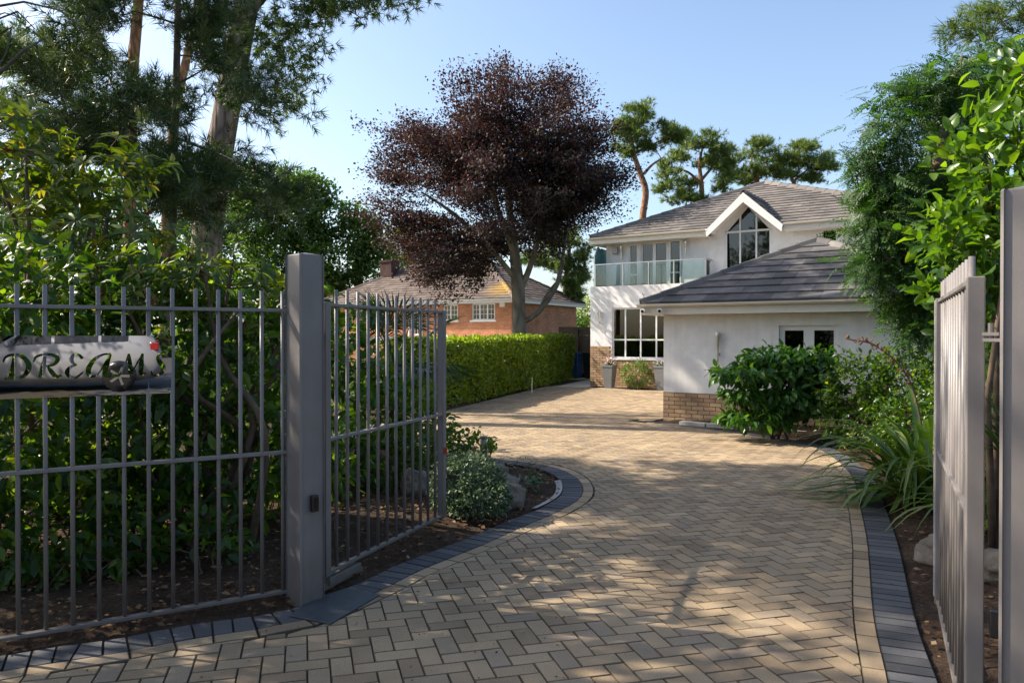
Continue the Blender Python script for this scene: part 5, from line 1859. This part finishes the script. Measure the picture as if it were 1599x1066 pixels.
# ---- clipped hedge -------------------------------------------------------
def hedge(name, label, a, b_, width, h0, h1, n, size, mat, tpl, core=.13):
    a, b_ = np.array(a, float), np.array(b_, float)
    d = (b_ - a); Lh = np.linalg.norm(d); d /= Lh
    nn = np.array([d[1], -d[0]])
    rt = empty(name, (a[0], a[1], 0), label, 'hedge')
    P, U = [], []
    areas = [Lh * (h0 + h1) / 2, Lh * width, Lh * (h0 + h1) / 2, width * h0, width * h1]
    tot = sum(areas)
    for f_, ar in enumerate(areas):
        m = int(n * ar / tot)
        s, q = RNG.random(m), RNG.random(m)
        hh = h0 + (h1 - h0) * s
        dep = -np.abs(RNG.normal(size=m)) * .085 + .03
        if f_ == 0: p = np.outer(s * Lh, d) + np.outer(width / 2 + dep, nn); z = q * hh; nv = np.append(nn, .25)
        elif f_ == 1: p = np.outer(s * Lh, d) + np.outer((q - .5) * width, nn); z = hh + dep; nv = np.array([0, 0, 1.])
        elif f_ == 2: p = np.outer(s * Lh, d) - np.outer(width / 2 + dep, nn); z = q * hh; nv = np.append(-nn, .25)
        elif f_ == 3: p = np.outer(-dep * 0 - dep, d) * -1 * 0 - np.outer(dep, d) + np.outer((s - .5) * width, nn); z = q * h0; nv = np.append(-d, .2)
        else: p = np.outer(Lh + dep, d) + np.outer((s - .5) * width, nn); z = q * h1; nv = np.append(d, .2)
        pts_ = np.column_stack([p, z])
        bumpz = np.array([mnoise.noise(Vector((x[0] * 1.3 + 5, x[1] * 1.3, x[2] * 1.6))) for x in pts_]) * .10
        pts_ += nv * bumpz[:, None]
        P.append(pts_); U.append(np.tile(nv, (m, 1)))
    P, U = np.vstack(P), np.vstack(U)
    D = RNG.normal(size=P.shape) * .8 + U * .35 + np.array([0, 0, .25])
    Un = U + RNG.normal(size=P.shape) * .55
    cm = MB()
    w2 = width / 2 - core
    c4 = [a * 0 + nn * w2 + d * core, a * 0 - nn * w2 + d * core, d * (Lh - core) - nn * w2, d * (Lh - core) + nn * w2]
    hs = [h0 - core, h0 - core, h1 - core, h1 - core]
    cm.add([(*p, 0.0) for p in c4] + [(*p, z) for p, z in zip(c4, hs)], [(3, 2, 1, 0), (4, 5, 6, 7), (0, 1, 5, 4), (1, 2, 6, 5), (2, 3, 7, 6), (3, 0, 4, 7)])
    cm.build('dark_core', M['hedge_core'], rt)  # solid dark box added inside the leaves to stop see-through, not modelled twigs
    P[:, 2] = np.maximum(P[:, 2], .03)
    leaves('foliage', tpl, P, D, Un, size * (.7 + .6 * RNG.random(len(P))), mat, rt)
    return rt


hedge('clipped_hedge', 'long clipped bright green hedge along the drive below the bungalow', (-2.25, 16.2), (1.95, 29.0), .95, 1.46, 1.58, 44000, .10, M['lf_hedge'], TPL_BROAD, .30)

# ---- feathery conifer, right --------------------------------------------
cw = clumps_world([(1422, 170, 50, 36), (1477, 135, 55, 38), (1547, 120, 50, 40, 1), (1397, 215, 45, 38), (1462, 220, 60, 45, .6), (1372, 285, 38, 38), (1432, 300, 55, 45), (1497, 300, 50, 60, .8), (1362, 345, 34, 24), (1412, 375, 55, 30), (1472, 380, 50, 40, .6), (1372, 420, 36, 20), (1437, 430, 50, 26), (1417, 475, 42, 22), (1462, 490, 46, 26), (1432, 515, 30, 16), (1352, 250, 22, 20), (1522, 200, 50, 60, 1.2)], 9.6, .9)
T, Dn = clump_targets(cw, 30, .45)
k = lump_ok(T, 1.1, -.22, 9.0); T, Dn = T[k], Dn[k]
Dn = Dn * np.array([1, 1, .3]) + np.array([-.3, -.1, -.1])
sp = spray(T, Dn, 9, .2, .12, .28, .3, .7, jitter=.5, face=1.0)
base = np.array([5.55, 9.7, 0])
make_tree('feathery_tree', 'dark green feathery tree drooping in front of the garage roof', 'tree', base, [base - np.array([0, 0, .1]), base + np.array([0, 0, 1.2]), np.array(W(1455, 400, 9.7)), np.array(W(1465, 250, 9.7)), np.array(W(1500, 90, 9.9))], [.13, .12, .10, .07, .02],
          M['twig'], T, None, [(TPL_FROND, M['lf_feather'], *sp)], .005, .011, .05, .1, skip_branch=2,
          limbs=[([np.array(W(1470, 470, 9.7)), np.array(W(1420, 420, 9.6)), np.array(W(1345, 388, 9.5))], [.05, .035, .015]), ([np.array(W(1465, 500, 9.7)), np.array(W(1440, 440, 9.5)), np.array(W(1380, 400, 9.3))], [.045, .03, .012])])
# laurel tree above the right gate
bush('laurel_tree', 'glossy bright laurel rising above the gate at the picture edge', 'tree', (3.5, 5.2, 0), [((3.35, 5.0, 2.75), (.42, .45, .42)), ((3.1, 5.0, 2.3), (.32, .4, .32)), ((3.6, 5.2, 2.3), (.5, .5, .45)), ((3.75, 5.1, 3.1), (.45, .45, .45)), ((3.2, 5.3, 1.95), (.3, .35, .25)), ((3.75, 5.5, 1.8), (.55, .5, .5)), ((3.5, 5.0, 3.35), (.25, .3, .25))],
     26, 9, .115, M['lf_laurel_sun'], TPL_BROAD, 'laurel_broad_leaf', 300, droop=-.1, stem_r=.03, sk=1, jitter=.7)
# pine beyond the frame whose branch reaches in at the top right
pts = np.array([W(x, y, 8.8) for x, y in [(1495, 52), (1510, 58), (1525, 45), (1545, 60), (1560, 30), (1575, 50), (1540, 20), (1590, 20), (1600, 60), (1580, 0), (1555, 8), (1610, 40), (1620, 5), (1500, 62), (1640, 30), (1600, -20), (1570, -25)]])
Tm = np.vstack([pts, np.array([W(x, y, 9.5) for x, y in [(1680, -50), (1720, 0), (1760, -80), (1800, 40), (1840, -60), (1700, -140), (1780, -160), (1860, 60), (1900, -40), (1820, 130)]])])
near_pine('pine outside the frame whose needle branch hangs in at the top right corner', 9.4, [(1790, 700), (1785, 400), (1780, 100), (1775, -100), (1770, -300)], [.18, .16, .14, .11, .08, .03], 'bark_orange', Tm, np.tile(np.array([-.8, -.1, .15]), (len(Tm), 1)), .26, 'lf_pine', 8, group=None, spread=.1, L=.28)

# ---- shrubs by the garage ------------------------------------------------
bush('drooping_shrub', 'layered shrub with drooping glossy leaves against the garage wall', 'bush', (4.15, 11.75, 0),
     [((4.0, 11.6, 1.25), (.50, .40, .09)), ((4.5, 11.75, 1.27), (.45, .4, .10)), ((3.62, 11.5, 1.02), (.55, .42, .09)), ((4.3, 11.6, 1.05), (.6, .45, .10)), ((3.75, 11.45, .36), (.62, .42, .10)), ((4.5, 11.6, .5), (.45, .4, .12)), ((4.75, 11.8, 1.1), (.4, .4, .25)), ((3.45, 11.4, .72), (.35, .3, .06)), ((4.1, 11.45, .68), (.62, .42, .14)), ((4.6, 11.5, .85), (.4, .35, .16))],
     46, 9, .14, M['lf_shrub'], TPL_LEAF, 'shrub_leaf', 300, shell=.3, droop=.8, L=.14, spread=.035, face=.9, stem_r=.022, jitter=.55)
bush('rounded_shrub', 'dense dark shrub between the drooping shrub and the flax', 'bush', (5.05, 10.9, 0), [((5.0, 10.9, .85), (.55, .45, .5)), ((5.5, 10.7, .95), (.6, .45, .5)), ((4.85, 10.8, .4), (.4, .35, .35)), ((6.1, 10.4, .9), (.6, .5, .6)), ((5.2, 9.9, .45), (.5, .4, .42)), ((5.6, 9.2, .7), (.6, .5, .65))],
     55, 9, .085, M['lf_laurel'], TPL_LEAF, 'shrub_leaf', 0, L=.15, spread=.05)
bush('trailing_shrub', 'low pale-leaved shrub at the foot of the dark shrub by the drive', 'bush', (4.75, 10.35, 0), [((4.7, 10.3, .22), (.22, .2, .2)), ((4.95, 10.2, .3), (.25, .2, .22))], 40, 8, .05, M['lf_box'], TPL_LEAF, 'shrub_leaf', 0, L=.1, spread=.03, stem_r=.006)
bush('spotted_laurel', 'yellow-spotted laurel low between the right post and gate leaf', 'bush', (3.55, 5.6, 0), [((3.5, 5.55, .75), (.28, .3, .3)), ((3.6, 5.7, .4), (.3, .3, .28)), ((3.75, 5.7, 1.0), (.25, .25, .25))], 45, 8, .085, M['lf_yellow'], TPL_LEAF, 'spotted_leaf', 150, L=.1, spread=.04, stem_r=.009)
bush('house_shrub', 'round yellow-green shrub against the house wall between two planters', 'bush', (3.72, 22.55, 0), [((3.72, 22.55, .48), (.46, .38, .42))], 60, 8, .075, M['lf_box'], TPL_LEAF, 'shrub_leaf', 0, L=.1, spread=.04, stem_r=.012, shell=.7)


# arching strap leaves
def strap_plant(name, label, base, n, length, width, mat, spread=(.25, 1.2), lean=(0, 0), arch=.9, group=None, twist=.3, cat='plant', z_lift=0.0):
    rt = empty(name, base, label, cat, group)
    for i in range(n):
        az = random.random() * 2 * math.pi
        el = R(90) - random.uniform(*spread)
        L = length * random.uniform(.6, 1.1); w0 = width * random.uniform(.75, 1.15)
        hd = Vector((math.cos(az), math.sin(az), 0)) + Vector((*lean, 0)); hd.normalize()
        p = Vector((random.gauss(0, .06), random.gauss(0, .06), z_lift - .02))
        d = hd * math.cos(el) + Vector((0, 0, math.sin(el)))
        V, Fq = [], []
        ns = 9
        for k in range(ns + 1):
            s_ = k / ns
            ww = w0 * (.55 + 1.6 * s_ * (1 - s_)) * (1 if s_ < .6 else max(.02, (1 - s_) / .4)) * .8
            side = d.cross(Vector((0, 0, 1)))
            side = side.normalized() if side.length > .05 else Vector((-hd.y, hd.x, 0))
            up_ = side.cross(d)
            V += [p - side * ww + up_ * ww * .35, p, p + side * ww + up_ * ww * .35]
            d = (d - Vector((0, 0, arch * random.uniform(.7, 1.2) * (s_ + .12) * 1.9 / ns)) + side * random.gauss(0, .012) * twist).normalized()
            p = p + d * (L / ns)
            if p.z < .02: p.z = .02
        for k in range(ns):
            a = k * 3
            Fq += [(a, a + 1, a + 4, a + 3), (a + 1, a + 2, a + 5, a + 4)]
        mb_ = MB(); mb_.add(V, Fq, random.random())
        mb_.build('leaf', mat, rt, smooth=True)
    return rt


strap_plant('flax_plant', 'large flax with arching strap leaves spilling over the drive edge', (3.88, 7.2, .05), 150, 1.45, .042, M['lf_flax'], (.25, 1.25), (-.4, -.1), 2.1)
strap_plant('flax_plant', 'upright flax half hidden behind the gate leaf', (3.95, 6.1, .05), 60, 1.15, .028, M['lf_flax'], (.2, 1.1), (-.2, 0), 1.9)
strap_plant('cabbage_palm', 'spiky grass-leaved plant between the gate leaf and the right post', (3.35, 5.0, .1), 70, .95, .013, M['lf_spike'], (.1, 1.5), (0, 0), .35, z_lift=.75)
o = [x for x in bpy.data.objects if x.name.startswith('cabbage_palm')][0]
mb = MB(); mb.tube([(0, 0, -.15), (.02, 0, .4), (0, 0, .8)], [.05, .045, .05], 8); mb.build('stem', M['bark_pine'], o, smooth=True)
# dried flax flower stalk leaning out of the flax
st = empty('flower_stalk', (4.05, 7.35, .05), 'dried brown flax flower stalk arching towards the garage', 'stalk')
q = catmull3(np.array([(0, 0, 0), (-.05, .0, .6), (-.2, 0, 1.15), (-.5, .02, 1.45), (-.78, .05, 1.52)]), 20)
mb = MB(); mb.tube([tuple(x) for x in q], list(np.linspace(.012, .006, len(q))), 6); mb.build('stem', M['twig'], st, smooth=True)
mb = MB()
for x in q[8:]:
    for k in range(3):
        d = norm(RNG.normal(size=3) + np.array([-.3, 0, .4])); mb.tube([tuple(x), tuple(x + d * .05)], [.005, .009], 5, RNG.random())
mb.build('seed_pods', M['seed'], st)['kind'] = 'stuff'

# ---- island bed plants ---------------------------------------------------
bush('variegated_shrub', 'low domed shrub with pale variegated leaves at the gate end', 'bush', (-.42, 6.75, 0), [((-.40, 6.75, .25), (.34, .34, .30)), ((-.28, 6.58, .18), (.26, .26, .2))], 520, 8, .036, M['lf_varieg'], TPL_LEAF, 'varieg_leaf', 0, L=.035, spread=.012, stem_r=.006, shell=.8, sk=12, droop=.1)
bush('bedding_plant', 'leafy plant with reddish stems around the bollard light', 'plant', (-.72, 9.2, 0), [((-.75, 9.2, .36), (.3, .25, .2)), ((-.45, 9.3, .25), (.22, .2, .16)), ((-1.1, 9.0, .35), (.3, .25, .25))], 50, 7, .075, M['lf_laurel_sun'], TPL_BROAD, 'bed_leaf', 0, L=.1, spread=.04, stem_r=.008)
bush('bedding_plant', 'small grey-green plant in the soil beside the boulders', 'plant', (.16, 7.75, 0), [((.16, 7.75, .09), (.13, .12, .09))], 130, 6, .06, M['lf_varieg'], TPL_BROAD, 'bed_leaf', 0, L=.05, spread=.02, stem_r=.004)
bush('bedding_plant', 'wispy dark seedling at the tip of the island bed', 'plant', (.12, 8.75, 0), [((.1, 8.75, .12), (.2, .14, .10))], 40, 5, .035, M['lf_rhodo'], TPL_LEAF, 'bed_leaf', 0, L=.06, spread=.03, stem_r=.004)
bush('bedding_plant', 'tall red-tinged leafy plant behind the open gate leaf', 'plant', (-1.35, 7.7, 0), [((-1.3, 7.7, .4), (.35, .3, .35)), ((-1.0, 8.1, .35), (.3, .3, .3))], 40, 7, .08, M['lf_laurel'], TPL_BROAD, 'bed_leaf', 0, L=.1, spread=.05, stem_r=.008)
for i, (x, y, lab) in enumerate(((-3.0, 4.75, 'small laurel seedling low behind the railing under the name plate'), (-2.05, 5.15, 'small laurel seedling in the leaf litter near the gate post'), (-2.45, 4.95, 'ground ivy sprig beside the sunlit leaf litter'))):
    bush('seedling', lab, 'plant', (x, y, .02), [((x, y, .2), (.22, .18, .16))], 45, 7, .10, M['lf_laurel'], TPL_LEAF, 'laurel_leaf', 0, L=.1, spread=.04, stem_r=.006)

# dead leaves and bark on the soil
n = 16000
P = np.column_stack([RNG.uniform(-7.5, .5, n), RNG.uniform(3.4, 10, n), np.zeros(n)])
P2 = np.column_stack([RNG.uniform(1.6, 5.6, n // 2), RNG.uniform(2.4, 12, n // 2), np.zeros(n // 2)])
P = np.vstack([P, P2])
ins_ = in_poly(P[:, :2]); dd, _ = edge_dist(P[:, :2])
k = (~ins_) & (dd > .03) | (ins_ & (RNG.random(len(P)) < .05))
P, dd, ins_ = P[k], dd[k], ins_[k]
P[:, 2] = np.where(ins_, .006, np.interp(dd, [0, .15, .35, .7], [-.005, .01, .03, .065]) + .012)
D = RNG.normal(size=P.shape) * np.array([1, 1, .15]); U = UPV + RNG.normal(size=P.shape) * .35
lit = leaves('leaf_litter', TPL_DIA, P, D, U, np.where(ins_, .018, .02 + .045 * RNG.random(len(P)) ** 2), M['lf_litter'], None)
tag(lit, 'brown dead leaves and bark chips strewn over the soil', 'leaf litter', kind='stuff')

# ---- woodland beside the railing, outside the frame: it shades the entrance
def shade_tree(label, x, y, clumps, per, n_per, size, mat, trad=.22, tpl=None):
    cw_ = [(np.array(c_), np.array(r)) for c_, r in clumps]
    T_, D_ = clump_targets(cw_, per, .3)
    k_ = lump_ok(T_, .55, -.04, 3.0); T_, D_ = T_[k_], D_[k_]
    sp_ = spray(T_, D_ + np.array([0, 0, .2]), n_per, .5, .3, size, .1, .7, jitter=.8)
    top = max(c_[2] for c_, r in cw_)
    b0 = np.array([x, y, -.1])
    make_tree('woodland_tree', label, 'tree', b0, [b0, b0 + np.array([.1, 0, top * .4]), b0 + np.array([0, .1, top * .75]), b0 + np.array([.1, 0, top])], [trad, trad * .9, trad * .7, .04], M['bark_pine'], T_, None,
              [(tpl or TPL_DIA, M[mat], *sp_)], .012, .012, .1, .08, skip_branch=4, group='woodland beside the railing')


shade_tree('woodland tree outside the frame left of the railing', -8.6, 3.6, [((-8.4, 4.5, 6.0), (2.0, 1.3, 1.4)), ((-7.0, 3.9, 4.3), (1.6, 1.4, 1.1)), ((-8.8, 4.9, 8.2), (2.0, 1.3, 1.2)), ((-9.4, 3.7, 7.2), (1.6, 1.3, 1.2)), ((-8.0, 6.0, 6.5), (1.3, .6, .9)), ((-8.6, 5.5, 9.3), (1.5, .9, 1.0)), ((-6.3, 4.8, 4.5), (1.0, .7, .8)), ((-6.0, 3.6, 4.4), (1.0, .9, .8))], 3.2, 28, .2, 'lf_oak')
shade_tree('tall woodland tree outside the frame behind the rhododendron', -11.0, 8.6, [((-11.0, 9.1, 11.9), (2.2, 1.8, 1.3)), ((-9.6, 8.1, 11.3), (1.8, 1.6, 1.1)), ((-12.2, 9.9, 13.2), (2.0, 1.8, 1.4)), ((-10.4, 10.5, 11.6), (1.6, 1.4, 1.1))], 2.6, 26, .2, 'lf_oak')
shade_tree('woodland tree outside the frame across the pavement', -6.4, .6, [((-6.6, 1.3, 4.3), (2.0, 1.8, 1.3)), ((-7.6, 2.1, 6.2), (2.0, 1.8, 1.3)), ((-5.4, 2.1, 3.6), (1.2, 1.0, .8))], 2.6, 26, .19, 'lf_oak')

# ================================================================== small things
def rock(label, loc, r, seed, cat='rock'):
    bm_ = bmesh.new(); bmesh.ops.create_icosphere(bm_, subdivisions=4, radius=1.0)
    for v in bm_.verts:
        p = v.co.copy()
        n_ = mnoise.noise(p * 1.1 + Vector((seed, 0, 0))) * .35 + mnoise.noise(p * 2.8 + Vector((0, seed, 0))) * .14 + mnoise.noise(p * 7 + Vector((0, 0, seed))) * .05
        c_ = Vector((round(p.x * 2.2) / 2.2, round(p.y * 2.2) / 2.2, round(p.z * 2.2) / 2.2))
        q = p.lerp(c_, .35) * (1 + n_)
        v.co = Vector((q.x * r[0], q.y * r[1], q.z * r[2]))
    me_ = bpy.data.meshes.new('rock'); bm_.to_mesh(me_); bm_.free()
    me_.polygons.foreach_set('use_smooth', [True] * len(me_.polygons))
    o_ = link('rock', me_, M['rock']); o_.location = loc
    tag(o_, label, cat, 'rocks edging the planted beds')


rock('pale angular boulder right behind the domed variegated shrub', (-.05, 7.05, .08), (.17, .14, .16), 1.0)
rock('flat grey boulder in the island bed near the small grey-green plant', (-.12, 7.75, .08), (.2, .16, .10), 4.0)
rock('mossy stone low behind the wispy seedling in the island bed', (-.35, 8.7, .05), (.28, .12, .09), 8.0)
rock('pale stone behind the gate bars at the foot of the laurel', (-.95, 7.4, .12), (.14, .12, .17), 12.0)
rock('brown rock under the flax beside the right-hand edging', (3.06, 5.35, .06), (.16, .15, .13), 15.0)
rock('pale rock at the foot of the gate seal', (2.72, 4.66, .05), (.08, .08, .08), 18.0)
rock('flat sandy rock lying below the yellow-spotted laurel', (3.15, 4.75, .10), (.24, .18, .14), 21.0)
rock('small white stone on the soil in the island bed', (.02, 7.2, .06), (.04, .035, .03), 25.0)

# bollard light
bl = empty('bollard_light', (-.36, 9.62, 0), 'short grey bollard light standing in the island bed', 'light')
mb = MB(); mb.lathe([(.05, -.05), (.05, .22), (.048, .225)], 16); mb.build('post', M['metal'], bl, smooth=False)
mb = MB(); mb.lathe([(.044, .226), (.044, .285)], 16); mb.build('diffuser', m_plain('clear_diffuser', (.5, .5, .48), .2), bl)
mb = MB(); mb.lathe([(.054, .286), (.054, .315), (.045, .322)], 16); mb.build('cap', M['metal'], bl)

# white marker stick by the hedge
mk = empty('marker_stick', (.56, 21.2, 0), 'thin white stick standing at the foot of the hedge', 'stick')
mb = MB(); mb.tube([(0, 0, -.05), (0, 0, .40)], .012, 8); mb.build('rod', M['upvc'], mk)
mb = MB(); mb.lathe([(.018, .40), (.018, .43)], 8); mb.build('cap', M['upvc'], mk)

# planters by the house
def planter(label, x, y, h, w, cols):
    rt = empty('planter', (x, y, 0), label, 'planter', 'tall planters by the house wall', rz=RZ)
    mb = MB(); k = w / math.sqrt(2)
    mb.lathe([(k * .62, 0), (k * .95, h - .05), (k * 1.02, h - .05), (k * 1.02, h), (k * .90, h), (k * .88, h - .06)], 4)
    mb.build('pot', m_plain('grey_planter', (.17, .175, .18), .6, .4, 0, .1, 5), rt)
    n = 160
    P = np.column_stack([RNG.normal(size=n) * w * .26, RNG.normal(size=n) * w * .26, h + RNG.random(n) * .12])
    D = RNG.normal(size=(n, 3)) * .7 + np.array([0, 0, .6])
    leaves('plant_leaves', TPL_LEAF, P, D, UPV + RNG.normal(size=(n, 3)) * .5, .07 * np.ones(n), M['lf_shrub'], rt)
    for ci, c_ in enumerate(cols):
        m = 60
        P = np.column_stack([RNG.normal(size=m) * w * .27, RNG.normal(size=m) * w * .27, h + .06 + RNG.random(m) * .14])
        D = RNG.normal(size=(m, 3)); U = UPV + RNG.normal(size=(m, 3)) * .5
        leaves('flowers', tpl_diamond(.9), P, D, U, .06 * np.ones(m), m_leaf('petal_%d' % int(c_[1] * 1000 + x * 10), [(0, tuple(v * .8 for v in c_)), (1, c_)], .3, .5, (1, 1, 1)), rt)


planter('tapered grey planter of pink and white flowers at the house corner', 2.98, 23.1, .70, .36, [(.75, .28, .32), (.8, .75, .72)])
planter('tapered grey planter of pale flowers beside the garage corner', 4.40, 22.15, .72, .40, [(.8, .78, .74), (.6, .45, .6)])

# bins at the end of the path
def bin_(label, x, y, col, nm):
    rt = empty('wheelie_bin', (x, y, 0), label, 'bin', 'bins at the end of the side path', rz=RZ)
    mb = MB(); w0, w1, d0, d1, h = .20, .25, .24, .31, .92
    mb.add([(-w0, -d0, 0), (w0, -d0, 0), (w0, d0, 0), (-w0, d0, 0), (-w1, -d1, h), (w1, -d1, h), (w1, d1, h), (-w1, d1, h)], [(3, 2, 1, 0), (4, 5, 6, 7), (0, 1, 5, 4), (1, 2, 6, 5), (2, 3, 7, 6), (3, 0, 4, 7)])
    m_ = m_plain(nm, col, .45)
    mb.build('body', m_, rt, bevel=.02)
    mb = MB(); mb.box(-.27, .27, -.34, .33, .925, .97); lid = mb.build('lid', m_, rt, bevel=.015)
    mb = MB(); mb.tube([(-.25, .36, .94), (.25, .36, .94)], .015, 8); mb.build('handle', m_, lid)
    for s in (-1, 1):
        mb = MB(); mb.tube([(s * .22 - .02, .26, .09), (s * .22 + .02, .26, .09)], .09, 12); mb.build('wheel', M['black'], rt)


bin_('blue wheelie bin beside the far end of the hedge', 2.42, 28.7, (.012, .05, .15), 'blue_bin_plastic')
bin_('black wheelie bin in front of the trellis gate', 3.02, 28.5, (.015, .016, .017), 'black_bin_plastic')
# trellis gate closing the side passage
tr = empty('trellis_gate', (2.55, 29.6, 0), 'dark timber gate with square trellis at the end of the side path', 'gate', rz=RZ)
wd = m_plain('weathered_timber', (.10, .075, .055), .85, .2, 0, .25, 9)
for u in (-.05, .5, 1.75):
    mb = MB(); mb.box(u, u + .08, 0, .08, 0, 1.85); mb.build('post', wd, tr)
for k in range(9):
    mb = MB(); mb.box(.62 + k * .125, .645 + k * .125, .02, .04, .05, 1.8); mb.build('slat', wd, tr)
for k in range(13):
    mb = MB(); mb.box(.59, 1.74, .041, .06, .12 + k * .13, .145 + k * .13); mb.build('slat', wd, tr)
mb = MB(); mb.box(-.9, 2.6, .09, .12, 1.62, 1.95); mb.build('top_board', wd, tr)
mb = MB(); mb.box(-.9, .5, .09, .12, 0, 1.61); mb.build('close_board', wd, tr)

# low concrete kerb stones in front of the garage shrubs
for k in range(6):
    mb = MB(); a = Vector((3.05 + .40 * k, 13.62 - .33 * k, 0)); d = Vector((.77, -.635, 0))
    mb.bar(a + Vector((0, 0, .03)), a + d * .5 + Vector((0, 0, .03)), .16, .07)
    tag(mb.build('kerb_slab', M['concrete'], bevel=.008), 'flat buff kerb slab in the row below the garage plinth', 'kerb slab', 'kerb slabs below the garage plinth')

# ================================================================== across the street (seen in the mirrored plate)
car = empty('parked_car', (5.4, -8.45, -.03), 'silver hatchback parked across the street, seen mirrored in the name plate', 'car', rz=math.atan2(.612, .788))
# local x: forward = -x (tail at +x), length 4.3
paint = m_plain('silver_paint', (.24, .24, .25), .25, .5, .2, .02, 2)
st_ = [(-2.15, .35, .62, .64, .70), (-2.0, .22, .74, .76, .80), (-1.5, .18, .86, .90, .87), (-.95, .18, .95, 1.0, .89), (-.35, .18, .98, 1.40, .89), (.3, .18, 1.0, 1.50, .89), (1.0, .18, 1.03, 1.48, .88), (1.6, .2, 1.06, 1.36, .86), (1.95, .25, 1.05, 1.14, .82), (2.12, .38, .80, .84, .74)]
V, Fq = [], []
for (x, zb, zbelt, zr, w) in st_:
    wr = w * (.74 if zr - zbelt > .2 else .93)
    ring = [(0, zb), (w * .85, zb), (w, zb + .2), (w, (zb + zbelt) / 2 + .08), (w * .96, zbelt), (wr, zr - .04), (wr * .7, zr), (0, zr + .015)]
    ring = ring + [(-a, b_) for a, b_ in ring[-2:0:-1]]
    V += [(x, a, b_) for a, b_ in ring]
nr_ = 14
for i in range(len(st_) - 1):
    for k in range(nr_):
        Fq.append((i * nr_ + k, i * nr_ + (k + 1) % nr_, (i + 1) * nr_ + (k + 1) % nr_, (i + 1) * nr_ + k))
Fq += [tuple(range(nr_)), tuple((len(st_) - 1) * nr_ + k for k in range(nr_))]
mb = MB(); mb.add(V, Fq); body = mb.build('body', paint, car, smooth=True)
dark = m_plain('tinted_car_glass', (.012, .014, .016), .05)
for s in (-1, 1):
    for (xa, xb) in ((-.80, .02), (.08, .88), (.94, 1.45)):
        def zz(x, f_):
            zb_ = np.interp(x, [q[0] for q in st_], [q[2] for q in st_]); zt_ = np.interp(x, [q[0] for q in st_], [q[3] for q in st_]); w_ = np.interp(x, [q[0] for q in st_], [q[4] for q in st_])
            fr_ = np.interp(x, [q[0] for q in st_], [(.74 if q[3] - q[2] > .2 else .93) for q in st_])
            z = zb_ + (zt_ - .04 - zb_) * f_
            return (x, s * (w_ * (.96 + (fr_ - .96) * f_) + .008), z)
        mb = MB(); xs = np.linspace(xa, xb, 6)
        Vw = [zz(x, .06) for x in xs] + [zz(x, .92) for x in xs]
        mb.add(Vw, [(i, i + 1, 7 + i, 6 + i) for i in range(5)]); mb.build('side_window', dark, car)
    mm = MB(); mm.lathe([(.02, -.07), (.075, -.05), (.085, 0), (.075, .05), (.02, .07)], 10); mm.v = [(a * .8, b_ * 1.3, c_) for a, b_, c_ in mm.v]
    mo = mm.build('wing_mirror', paint, car, smooth=True); mo.location = (-.72, s * 1.0, 1.02)
    mb = MB(); mb.box(1.86, 2.06, s * .74 - .07, s * .74 + .07, .86, 1.06); mb.build('tail_light', m_plain('red_lens', (.18, .015, .015), .2), car, bevel=.03)
    mb = MB(); mb.box(-2.1, -1.85, s * .6 - .1, s * .6 + .1, .62, .74); mb.build('headlight', m_plain('clear_lens', (.7, .7, .7), .1), car, bevel=.03)
    for x in (-1.32, 1.28):
        w = empty('wheel', (x, s * .83, .33)); w.parent = car
        mb = MB(); mb.lathe([(.2, -.09), (.31, -.10), (.33, -.06), (.33, .06), (.31, .10), (.2, .09)], 24); mb.v = [(a, c_, b_) for a, b_, c_ in mb.v]
        mb.build('tyre', M['black'], w, smooth=True)
        mb = MB(); mb.lathe([(.205, -.05), (.21, .05)], 24); mb.v = [(a, c_, b_) for a, b_, c_ in mb.v]
        for k in range(5):
            a = 2 * math.pi * k / 5; mb.bar((0, s * .085, 0), (.2 * math.cos(a), s * .085, .2 * math.sin(a)), .05, .03, up=(0, 1, 0))
        mb.build('rim', M['steel'], w)
for (xa, za, wa, xb, zb_, wb, nm) in ((-.93, 1.02, .80, -.37, 1.385, .62, 'windscreen'), (1.98, 1.08, .72, 1.64, 1.35, .60, 'rear_window')):
    mb = MB(); o_ = .012
    mb.add([(xa - o_, -wa, za + o_), (xa - o_, wa, za + o_), (xb - o_, wb, zb_ + o_ * 2), (xb - o_, -wb, zb_ + o_ * 2)], [(0, 1, 2, 3)]); mb.build(nm, dark, car)
hedge('street_hedge', 'tall dark hedge across the street behind the parked car, seen in the mirror plate', (-2, -19.5), (24, -14.5), 1.5, 3.6, 3.6, 9000, .22, M['lf_laurel'], TPL_DIA, .15)
shade_tree('street tree outside the frame shading the parked car', .2, -7.4, [((.2, -7.4, 5.2), (2.6, 2.4, 1.8)), ((1.4, -8.2, 4.2), (1.6, 1.6, 1.0))], 2.2, 24, .24, 'lf_oak')
